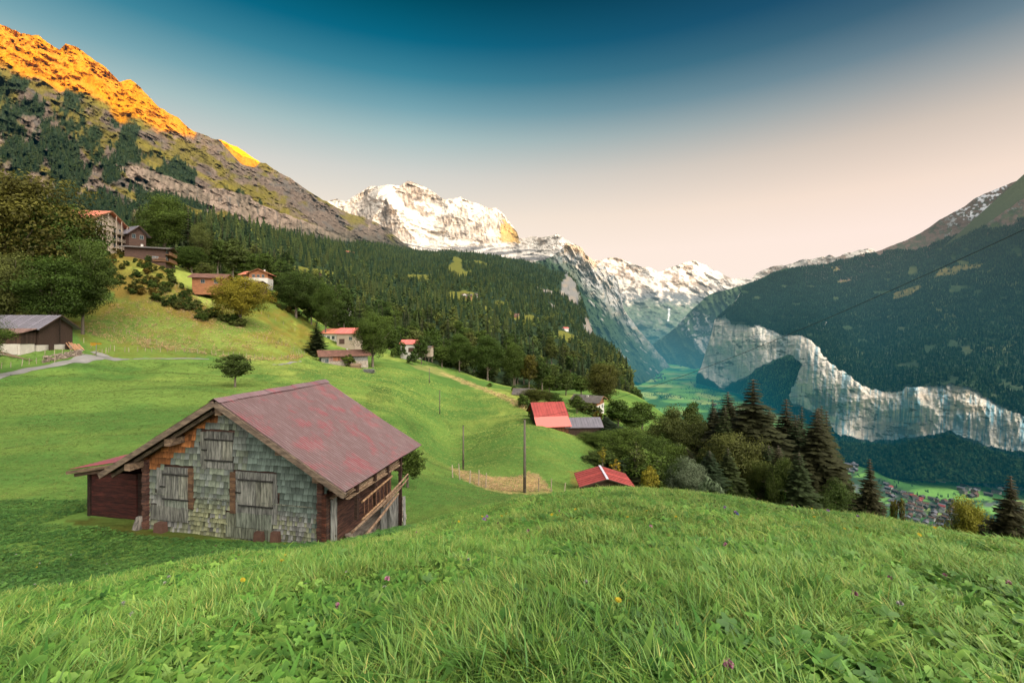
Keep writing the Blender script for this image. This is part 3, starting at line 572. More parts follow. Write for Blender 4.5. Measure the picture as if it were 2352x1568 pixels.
m_, nt_ = newmat('bark'); finish(nt_, mix(nt_, noise(nt_, scl(nt_, objcoord(nt_), (3, 3, .6)), 3, 4), (.05, .038, .028), (.19, .155, .12)), .9, noise(nt_, scl(nt_, objcoord(nt_), (8, 8, 1)), 3, 3), .6, .05); M_BARK = m_
class MB:                                         # collects shapes and links them as one mesh
    def __init__(s): s.v = []; s.f = []; s.c = []; s.mi = []
    def add(s, V, Fc, col=(1, 1, 1), mi=0):
        n = len(s.v); s.v += [tuple(p) for p in V]; s.f += [tuple(i+n for i in f) for f in Fc]
        c = list(col[0:3]) if not hasattr(col[0], '__len__') else None
        s.c += ([c]*len(V) if c else [list(q) for q in col]); s.mi += [mi]*len(Fc); return s
    def box(s, x0, x1, y0, y1, z0, z1, col=(1, 1, 1), M=None, mi=0):
        V = [Vector((x, y, z)) for z in (z0, z1) for x, y in ((x0, y0), (x1, y0), (x1, y1), (x0, y1))]
        if M is not None: V = [M @ p for p in V]
        return s.add(V, [(3, 2, 1, 0), (4, 5, 6, 7), (0, 1, 5, 4), (1, 2, 6, 5), (2, 3, 7, 6), (3, 0, 4, 7)], col, mi)
    def hexa(s, b, t, col=(1, 1, 1), mi=0):       # bottom and top rings of four
        return s.add(list(b)+list(t), [(3, 2, 1, 0), (4, 5, 6, 7), (0, 1, 5, 4), (1, 2, 6, 5), (2, 3, 7, 6), (3, 0, 4, 7)], col, mi)
    def beam(s, a, b, w, h, col=(1, 1, 1), up=(0, 0, 1), mi=0):
        a = Vector(a); b = Vector(b); d = (b-a).normalized(); u = Vector(up); r = d.cross(u)
        if r.length < 1e-4: r = d.cross(Vector((1, 0, 0)))
        r.normalize(); u = r.cross(d).normalized(); r *= w/2; u *= h/2
        return s.hexa([a-r-u, a+r-u, b+r-u, b-r-u], [a-r+u, a+r+u, b+r+u, b-r+u], col, mi)
    def tube(s, pts, rad, n=6, col=(1, 1, 1), mi=0, cap=True):
        pts = [Vector(p) for p in pts]; rad = [rad]*len(pts) if not hasattr(rad, '__len__') else rad
        V = []; ref = Vector((.31, .12, .94))
        for i, p in enumerate(pts):
            d = (pts[min(i+1, len(pts)-1)]-pts[max(i-1, 0)]).normalized(); a = d.cross(ref)
            if a.length < 1e-3: a = d.cross(Vector((1, 0, 0)))
            a.normalize(); b = d.cross(a)
            for k in range(n):
                t = 2*math.pi*k/n; V.append(p+(a*math.cos(t)+b*math.sin(t))*rad[i])
        Fc = [(i*n+k, i*n+(k+1) % n, (i+1)*n+(k+1) % n, (i+1)*n+k) for i in range(len(pts)-1) for k in range(n)]
        if cap: Fc += [tuple(range(n))[::-1], tuple((len(pts)-1)*n+k for k in range(n))]
        return s.add(V, Fc, col, mi)
    def mesh(s, name, smooth=False):
        me = bpy.data.meshes.new(name); me.from_pydata(s.v, [], s.f); me.update()
        a = me.color_attributes.new('Col', 'FLOAT_COLOR', 'POINT'); c = np.ones((len(s.v), 4), np.float32)
        if s.v: c[:, :3] = np.array(s.c); a.data.foreach_set('color', c.ravel())
        me.polygons.foreach_set('use_smooth', [smooth]*len(s.f)); me.polygons.foreach_set('material_index', s.mi)
        return me
    def build(s, name, mat, parent=None, smooth=False, **kw):
        return addmesh(name, s.mesh(name, smooth), mat, parent, **kw)
def leafcloud(cen, rad, n, size, rs, outward=None, flat=.5, shade=None):
    # n leaf-sized quads through a flattened ball
    d = rs.randn(n, 3); d /= np.linalg.norm(d, axis=1)[:, None]; r = rs.uniform(.35, 1, n)**.6
    p = d*r[:, None]*np.asarray(rad)[None]
    nm = d*1.0+rs.randn(n, 3)*.55; nm[:, 2] += .45
    nm /= np.linalg.norm(nm, axis=1)[:, None]
    a = np.cross(nm, rs.randn(n, 3)); a /= np.linalg.norm(a, axis=1)[:, None]; b = np.cross(nm, a)
    s = size*rs.uniform(.6, 1.3, n)[:, None]; a = a*s; b = b*s*.62
    c = p+np.asarray(cen)
    V = np.stack([c-a, c+b*.9, c+a*1.1, c-b*.9], 1).reshape(-1, 3)
    return V, p, d
def broad_tree(seed, n_cl=70, n_lf=70, leaf=.035, w=.72, base=.16, open_=0., limbs=True, lean=0.):
    """unit-height broadleaf tree: returns trunk mesh and crown mesh"""
    rs = np.random.RandomState(seed); rz = (1-base)/2; cz = base+rz; Vs = []; Cs = []; cl = []
    for i in range(n_cl):
        t = rs.uniform(-1, 1); ph = rs.uniform(0, 2*math.pi); rr = math.sqrt(max(0, 1-t*t))
        prof = .80+.22*math.sin(ph*2+seed)+.18*math.sin(ph*3+seed*2+t*3); k = rs.uniform(.45, .95)
        if t < 0: rr = rr**.75
        c = np.array([math.cos(ph)*rr*w/2*k*prof, math.sin(ph)*rr*w/2*k*prof, cz+t*rz*.9*k*(.9+.1*prof)]); cl.append(c)
        R = rs.uniform(.075, .14)*(w/.72)**.5*(1-.4*open_)
        V, p, d = leafcloud(c, (R, R, R*.62), n_lf, leaf, rs)
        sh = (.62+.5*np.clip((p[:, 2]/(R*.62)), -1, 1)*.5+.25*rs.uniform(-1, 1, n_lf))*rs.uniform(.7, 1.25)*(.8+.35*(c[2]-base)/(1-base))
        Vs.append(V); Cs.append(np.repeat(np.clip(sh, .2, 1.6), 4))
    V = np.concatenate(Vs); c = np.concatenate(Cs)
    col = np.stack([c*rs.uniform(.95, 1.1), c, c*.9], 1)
    crown = npmesh('crown', V, np.arange(len(V)).reshape(-1, 4), col, False)
    mb = MB(); tw = .018+.008*rs.rand()
    top = Vector((rs.uniform(-.03, .03)+lean, rs.uniform(-.03, .03), base+rz*1.1)); mid = Vector((lean*.3, 0, base*1.1))
    mb.tube([(0, 0, -.04), (0, 0, .02), mid, (mid+top)/2, top], [tw*1.5, tw*1.1, tw*.9, tw*.6, tw*.2], 7)
    for c in cl[:int(26 if limbs else 8)]:
        s0 = mid.lerp(top, rs.uniform(0, .7)); e = Vector(c); m = s0.lerp(e, .5)+Vector((0, 0, .02)); mb.tube([s0, m, e], [tw*.4, tw*.25, tw*.08], 4, cap=False)
    return mb.mesh('trunk', True), crown
def fir_tree(seed, nw=34, nb=8, seg=5, w=.34, base=.06, gap=.0, droop=.35):
    rs = np.random.RandomState(seed); V = []; col = []; mb = MB()
    mb.tube([(0, 0, -.03), (0, 0, .5), (0, 0, .985)], [.016, .010, .002], 6)
    for i in range(nw):
        h = base+(1-base)*(i+.3*rs.rand())/nw; L = w/2*((1-h)/(1-base))**.82*rs.uniform(.75, 1.12)+.006
        m = nb if h < .8 else max(4, nb-2)
        for j in range(m):
            if rs.rand() < gap: continue
            ph = 2*math.pi*(j+rs.uniform(-.35, .35))/m+i*1.3; Lj = L*rs.uniform(.65, 1.15)
            ca, sa = math.cos(ph), math.sin(ph); bw = Lj*.34+.006
            for s in range(seg):
                t0 = (s+.15)/seg; t1 = min(1., (s+1.35)/seg)
                z0 = h-droop*Lj*t0**1.3+.10*Lj*t0**3; z1 = h-droop*Lj*t1**1.3+.12*Lj*t1**3
                wd = bw*(1.05-t0*.75)*rs.uniform(.7, 1.2); dz = -wd*rs.uniform(.25, .6)
                r0, r1 = Lj*t0, Lj*t1
                for sg in (-1, 1):
                    V += [(ca*r0, sa*r0, z0), (ca*r1, sa*r1, z1), (ca*(r1-.2*wd)-sa*sg*wd, sa*(r1-.2*wd)+ca*sg*wd, z1+dz), (ca*r0-sa*sg*wd*.7, sa*r0+ca*sg*wd*.7, z0+dz*.8)]
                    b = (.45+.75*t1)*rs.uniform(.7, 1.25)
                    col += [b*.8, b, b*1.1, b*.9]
            if seg > 3 and j % 2 == 0: mb.tube([(0, 0, h), (ca*Lj*.6, sa*Lj*.6, h-droop*Lj*.5)], [.003, .001], 3, cap=False)
    c = np.array(col); me = npmesh('crown', np.array(V), np.arange(len(V)).reshape(-1, 4), np.stack([c*1.05, c, c*.85], 1), False)
    return mb.mesh('trunk', True), me
def low_fir(seed, k=7, tiers=5):
    rs = np.random.RandomState(seed); V = []; Fc = []; col = []
    for t in range(tiers):
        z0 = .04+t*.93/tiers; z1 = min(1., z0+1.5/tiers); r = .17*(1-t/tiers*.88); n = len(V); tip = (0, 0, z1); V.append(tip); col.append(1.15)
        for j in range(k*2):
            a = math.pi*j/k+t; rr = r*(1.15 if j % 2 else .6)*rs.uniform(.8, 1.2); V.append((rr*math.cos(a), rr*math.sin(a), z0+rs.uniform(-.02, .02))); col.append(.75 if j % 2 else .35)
        Fc += [(n, n+1+j, n+1+(j+1) % (2*k)) for j in range(2*k)]
    c = np.array(col); return npmesh('far_fir', np.array(V), np.array(Fc), np.stack([c, c, c], 1), False)
def low_broad(seed, n=90):
    rs = np.random.RandomState(seed); Vs = []; cs = []
    for i in range(9):
        t = rs.uniform(-1, 1); ph = rs.uniform(0, 6.28); r = math.sqrt(1-t*t)*.22; c = (math.cos(ph)*r, math.sin(ph)*r, .55+t*.28)
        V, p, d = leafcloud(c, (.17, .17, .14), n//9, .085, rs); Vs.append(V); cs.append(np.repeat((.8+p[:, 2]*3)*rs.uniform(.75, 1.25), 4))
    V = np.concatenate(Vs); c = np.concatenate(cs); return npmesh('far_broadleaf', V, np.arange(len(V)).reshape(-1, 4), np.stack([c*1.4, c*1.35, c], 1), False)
def scatter(name, V, rotz, scale, idx, protos, tilt=None, **kw):
    """one object whose surface is instanced on points (only for what nobody could count)"""
    me = bpy.data.meshes.new(name); me.vertices.add(len(V)); me.vertices.foreach_set('co', np.asarray(V, np.float32).ravel())
    a = me.attributes.new('rot', 'FLOAT_VECTOR', 'POINT'); r = np.zeros((len(V), 3), np.float32); r[:, 2] = rotz
    if tilt is not None: r[:, :2] = tilt
    a.data.foreach_set('vector', r.ravel())
    a = me.attributes.new('scl', 'FLOAT_VECTOR', 'POINT'); a.data.foreach_set('vector', np.asarray(scale, np.float32).ravel())
    a = me.attributes.new('idx', 'INT', 'POINT'); a.data.foreach_set('value', np.asarray(idx, np.int32))
    o = bpy.data.objects.new(name, me); link(o); tag(o, kind='stuff', **kw)
    col = bpy.data.collections.new(name+'_kinds')
    for p in protos: col.objects.link(p)
    g = bpy.data.node_groups.new(name, 'GeometryNodeTree')
    g.interface.new_socket('Geometry', in_out='INPUT', socket_type='NodeSocketGeometry'); g.interface.new_socket('Geometry', in_out='OUTPUT', socket_type='NodeSocketGeometry')
    gi = g.nodes.new('NodeGroupInput'); go = g.nodes.new('NodeGroupOutput'); ip = g.nodes.new('GeometryNodeInstanceOnPoints')
    ci = g.nodes.new('GeometryNodeCollectionInfo'); ci.inputs['Collection'].default_value = col; ci.inputs['Separate Children'].default_value = True; ci.inputs['Reset Children'].default_value = True
    def at(n, t):
        q = g.nodes.new('GeometryNodeInputNamedAttribute'); q.data_type = t; q.inputs['Name'].default_value = n
        return next(s_ for s_ in q.outputs if s_.enabled and s_.name == 'Attribute')
    g.links.new(gi.outputs[0], ip.inputs['Points']); g.links.new(ci.outputs[0], ip.inputs['Instance']); ip.inputs['Pick Instance'].default_value = True
    g.links.new(at('idx', 'INT'), ip.inputs['Instance Index'])
    er = g.nodes.new('FunctionNodeEulerToRotation'); g.links.new(at('rot', 'FLOAT_VECTOR'), er.inputs[0]); g.links.new(er.outputs[0], ip.inputs['Rotation'])
    g.links.new(at('scl', 'FLOAT_VECTOR'), ip.inputs['Scale']); g.links.new(ip.outputs[0], go.inputs[0])
    md = o.modifiers.new('scatter', 'NODES'); md.node_group = g
    return o
def proto(name, me, mat):
    o = bpy.data.objects.new(name, me); me.materials.append(mat); return o
M_FARFIR2 = leafmat('mountain_needles', [[.008, .034, .032], [.022, .060, .040], [.055, .095, .050], [.012, .044, .038]], .1, .9, 1.1, .012)
M_FARFIR3 = leafmat('near_slope_needles', [[.022, .042, .018], [.042, .068, .022], [.085, .100, .026], [.028, .05, .02]], .1, .9, 1., .02)
M_TALUS = leafmat('talus_leaves', [[.05, .12, .07], [.11, .20, .10], [.22, .32, .15], [.08, .15, .09]], .1, .9, 1.1, .015)
far_protos = [proto('a%02d_far_fir' % i, low_fir(100+i), M_FARFIR3) for i in range(4)]+[proto('b%02d_far_broadleaf' % i, low_broad(200+i), M_FARFIR3) for i in range(3)]
SPOTS = []                                        # (position, height, width factor, is conifer)
def slope_spots(L, n, keep, size, mixb, xr, seed, w=.7, h=.22):
    rs = np.random.RandomState(seed); x = rs.uniform(xr[0], xr[1], n); v = rs.rand(n); y = L.top(x)+(L.bot(x)-L.top(x))*v
    D = np.exp(L.ev(x, y)); area = (xr[1]-xr[0])*np.mean(L.bot(x)-L.top(x)); cand = n*(L.bot(x)-L.top(x))/np.mean(L.bot(x)-L.top(x))/area
    ok = keep(x, y); lam = 1/((w*6/D*F)*(h*size/D*F)); ok &= rs.rand(n) < lam/cand*(L.bot(x)-L.top(x))/np.mean(L.bot(x)-L.top(x)) if False else ok & (rs.rand(n) < lam*area/n)
    x, y, D = x[ok], y[ok], D[ok]; V = L.world(x, y)
    hh = size*rs.uniform(.6, 1.2, len(x)); con = rs.rand(len(x)) > mixb(x, y, D)
    return V, hh, con, rs
def nearer(V, hh, con, rs, name, label, cat, nind=0, kinds=None):
    idx = np.where(con, rs.randint(0, 4, len(V)), 4+rs.randint(0, 3, len(V)))
    sc = np.stack([hh*np.where(con, rs.uniform(.75, 1.1, len(V)), rs.uniform(.7, 1., len(V)))]*2+[hh*np.where(con, 1, .72)], 1)
    return scatter(name, V, rs.uniform(0, 6.28, len(V)), sc, idx, [o.copy() for o in far_protos], label=label, category=cat) if False else scatter2(name, V, rs, sc, idx, label, cat)
def scatter2(name, V, rs, sc, idx, label, cat):
    ps = []
    for p in far_protos:
        q = p.copy()
        if name == 'talus_slope_wood': q.data = p.data.copy(); q.data.materials.clear(); q.data.materials.append(M_TALUS)
        if 'slope' not in name: q.data = p.data.copy(); q.data.materials.clear(); q.data.materials.append(M_FARFIR if name == 'ridge_forest' else M_FARFIR2)
        ps.append(q)
    o = scatter(name, V, rs.uniform(0, 6.28, len(V)), sc, idx, ps, label=label, cat=cat); return o
def keepw(x, y):
    j = vn(np.stack([x/6, y/6, x*0], 1), 4)*5; return ~inany(MEAD5, x+j, y+j*.4) & ~inany(ROCK5, x+j*1.4, y+j)
V, hh, con, rs = slope_spots(WOOD, 90000, keepw, 19., lambda x, y, D: np.where(D < 520, .6, np.where(D < 1300, .42, .15))*(1-.6*((x < 820) & (y < 640))), (300, 1461), 301)
szz = hh/V[:, 1]; order = np.argsort(-szz)
isn = np.zeros(len(V), bool)
isn[[i for i in order if con[i]][:230]] = True; isn[[i for i in order if not con[i]][:190]] = True
MIDFOREST = [(Vector(V[i]), float(hh[i]), bool(con[i])) for i in np.where(isn)[0]]
nearer(V[~isn], hh[~isn], con[~isn], rs, 'slope_forest', 'dense dark conifer forest covering the middle slope left of the valley', 'forest')
V, hh, con, rs = slope_spots(RW, 420000, lambda x, y: ~incliff(x, y) & ~incliff(x, y, 7.) & (x < 2430) & ((y-RW.top(x) > np.clip((x-2000)*.3, 0, 95)+8*vn(np.stack([x/20, y/9, x*0], 1), 5))) & ~(inany(RMEAD, x, y) & (vn(np.stack([x/7, y/4, x*0], 1), 6) > -.45)) & ((vn(np.stack([x/30, y/14, x*0], 1), 7) > -.72)), 20., lambda x, y, D: np.where(D < 2600, .45, .15), (1600, 2430), 302, .8, .26)
nearer(V, hh, con, rs, 'mountain_forest', 'blue green forest covering the mountain above the pale cliffs', 'forest')
V, hh, con, rs = slope_spots(RW, 200000, lambda x, y: ~incliff(x, y) & ~incliff(x, y, 5.) & inpoly(x, y, [(1690, 915), (1731, 856), (1765, 840), (1798, 818), (1825, 820), (1838, 848), (1822, 880), (1811, 907), (1815, 935), (1770, 950)]), 17., lambda x, y, D: np.full(len(x), .75), (1650, 1860), 306, .7, .2)
nearer(V, hh, con, rs, 'talus_slope_wood', 'lighter green wood on the steep talus between the pale cliffs', 'forest')
V, hh, con, rs = slope_spots(KNOLL, 30000, lambda x, y: x < 2420, 18., lambda x, y, D: np.full(len(x), .8), (1895, 2430), 303, .7, .3)
nearer(V, hh, con, rs, 'knoll_woodland', 'dark broadleaf woodland on the low knoll at the foot of the cliffs', 'forest')
def ridge_spots(L, n, sel, size, seed):
    rs = np.random.RandomState(seed); co_ = np.empty(len(L.me.vertices)*3, np.float32); L.me.vertices.foreach_get('co', co_); co_ = co_.reshape(-1, 3)[-len(L.x):]
    cc = np.empty(len(L.me.vertices)*4, np.float32); L.me.color_attributes['Col'].data.foreach_get('color', cc); cc = cc.reshape(-1, 4)[-len(L.x):, :3]
    i = np.where(sel(L.x, L.y, cc))[0]; i = rs.choice(i, min(n, len(i)), False)
    return co_[i], size*rs.uniform(.5, 1.15, len(i)), rs.rand(len(i)) > .25, rs
V, hh, con, rs = ridge_spots(RIDGE, 9000, lambda x, y, c: (c.sum(1) < .15) & (x > -20) & (y > 180), 16., 304)
nearer(V, hh, con, rs, 'ridge_forest', 'streaks of dark fir forest below the sunlit ridge on the left', 'forest')
# trees of the valley floor
rs = np.random.RandomState(305); vt = []
for poly, n in (([(1462, 862), (1500, 850), (1530, 865), (1560, 880), (1530, 886), (1490, 884), (1468, 880)], 70), ([(1480, 905), (1520, 902), (1560, 908), (1600, 916), (1600, 921), (1540, 912), (1482, 911)], 110),
                ([(1560, 890), (1620, 880), (1700, 930), (1700, 990), (1640, 960), (1600, 925)], 420), ([(1515, 908), (1545, 906), (1546, 916), (1515, 917)], 60), ([(1640, 945), (1700, 950), (1700, 958), (1642, 950)], 60),
                ([(1500, 930), (1620, 960), (1620, 975), (1500, 950)], 50), ([(1575, 858), (1620, 868), (1640, 900), (1590, 886)], 130),
                ([(1990, 1100), (2100, 1110), (2250, 1150), (2352, 1130), (2352, 1250), (2060, 1240)], 190), ([(1895, 1038), (1940, 1062), (1960, 1085), (1990, 1100), (1900, 1075)], 90)):
    bx = [p[0] for p in poly]; by = [p[1] for p in poly]; kx = rs.uniform(min(bx), max(bx), n*3); ky = rs.uniform(min(by), max(by), n*3); ok = inpoly(kx, ky, poly)
    vt += [vfloor(a, b) for a, b in list(zip(kx[ok], ky[ok]))[:n]]
V = np.array([tuple(p) for p in vt]); hh = rs.uniform(6, 15, len(V))
nearer(V, hh, rs.rand(len(V)) > .8, rs, 'valley_trees', 'hedges and small trees scattered over the green valley floor', 'trees')
# ---- tree kinds used as individuals
BR = {}
def kindset(name, mk, mats, n):
    BR[name] = [mk(i)+(mats[i % len(mats)],) for i in range(n)]
kindset('big', lambda i: broad_tree(400+i, 200, 190, .0088, .8, .13), [M_BROAD], 4)
kindset('mid', lambda i: broad_tree(420+i, 90, 70, .021, .66, .16), [M_BROAD], 6)
kindset('bush', lambda i: broad_tree(440+i, 34, 55, .05, 1.25, .0, limbs=False), [M_BROAD], 4)
kindset('fir', lambda i: fir_tree(460+i, 50, 11, 7, .46, .03, .03, .34), [M_FIR], 3)
kindset('midfir', lambda i: fir_tree(480+i, 26, 8, 3, .34, .08, .05), [M_FIR], 4)
kindset('thin', lambda i: broad_tree(495+i, 26, 26, .018, .34, .3, .5), [M_OLIVE], 2)
_mc = {}
def withmat(me, mat):
    k = (me.name, mat.name)
    if k not in _mc:
        m = me.copy(); m.name = me.name.split('.')[0]; m.materials.clear(); m.materials.append(mat); _mc[k] = m
    return _mc[k]
def tree(kind, pos, h, wf, mat, name, label, cat='tree', group=None, rz=None, rng=random):
    tr, cr, _ = rng.choice(BR[kind])
    o = empty(name, pos, rng.uniform(0, 6.28) if rz is None else rz, label, cat, group)
    o.scale = (h*wf, h*wf, h)
    a = bpy.data.objects.new('trunk', withmat(tr, M_BARK)); link(a, o)
    b = bpy.data.objects.new('crown', withmat(cr, mat)); link(b, o)
    return o
rr = random.Random(5)
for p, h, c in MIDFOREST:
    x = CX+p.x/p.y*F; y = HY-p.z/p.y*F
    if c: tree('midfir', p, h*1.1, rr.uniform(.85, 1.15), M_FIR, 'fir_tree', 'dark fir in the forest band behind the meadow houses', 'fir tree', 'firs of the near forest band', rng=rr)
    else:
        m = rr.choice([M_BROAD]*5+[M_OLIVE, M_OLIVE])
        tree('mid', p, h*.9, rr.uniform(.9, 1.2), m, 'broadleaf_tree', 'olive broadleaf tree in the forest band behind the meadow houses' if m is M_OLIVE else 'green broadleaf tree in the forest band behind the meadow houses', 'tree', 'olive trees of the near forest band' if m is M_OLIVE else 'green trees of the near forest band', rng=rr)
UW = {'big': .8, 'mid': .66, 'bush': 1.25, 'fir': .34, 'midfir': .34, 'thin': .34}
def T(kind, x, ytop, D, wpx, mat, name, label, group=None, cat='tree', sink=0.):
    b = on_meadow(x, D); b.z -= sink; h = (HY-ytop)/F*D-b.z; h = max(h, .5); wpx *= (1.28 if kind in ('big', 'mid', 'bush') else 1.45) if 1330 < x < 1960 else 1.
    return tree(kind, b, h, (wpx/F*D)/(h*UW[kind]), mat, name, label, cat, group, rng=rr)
B, O_, Y_, BW, SV, FR, FB = M_BROAD, M_OLIVE, M_YELLOW, M_BROWNL, M_SILVER, M_FIR, M_FIRB
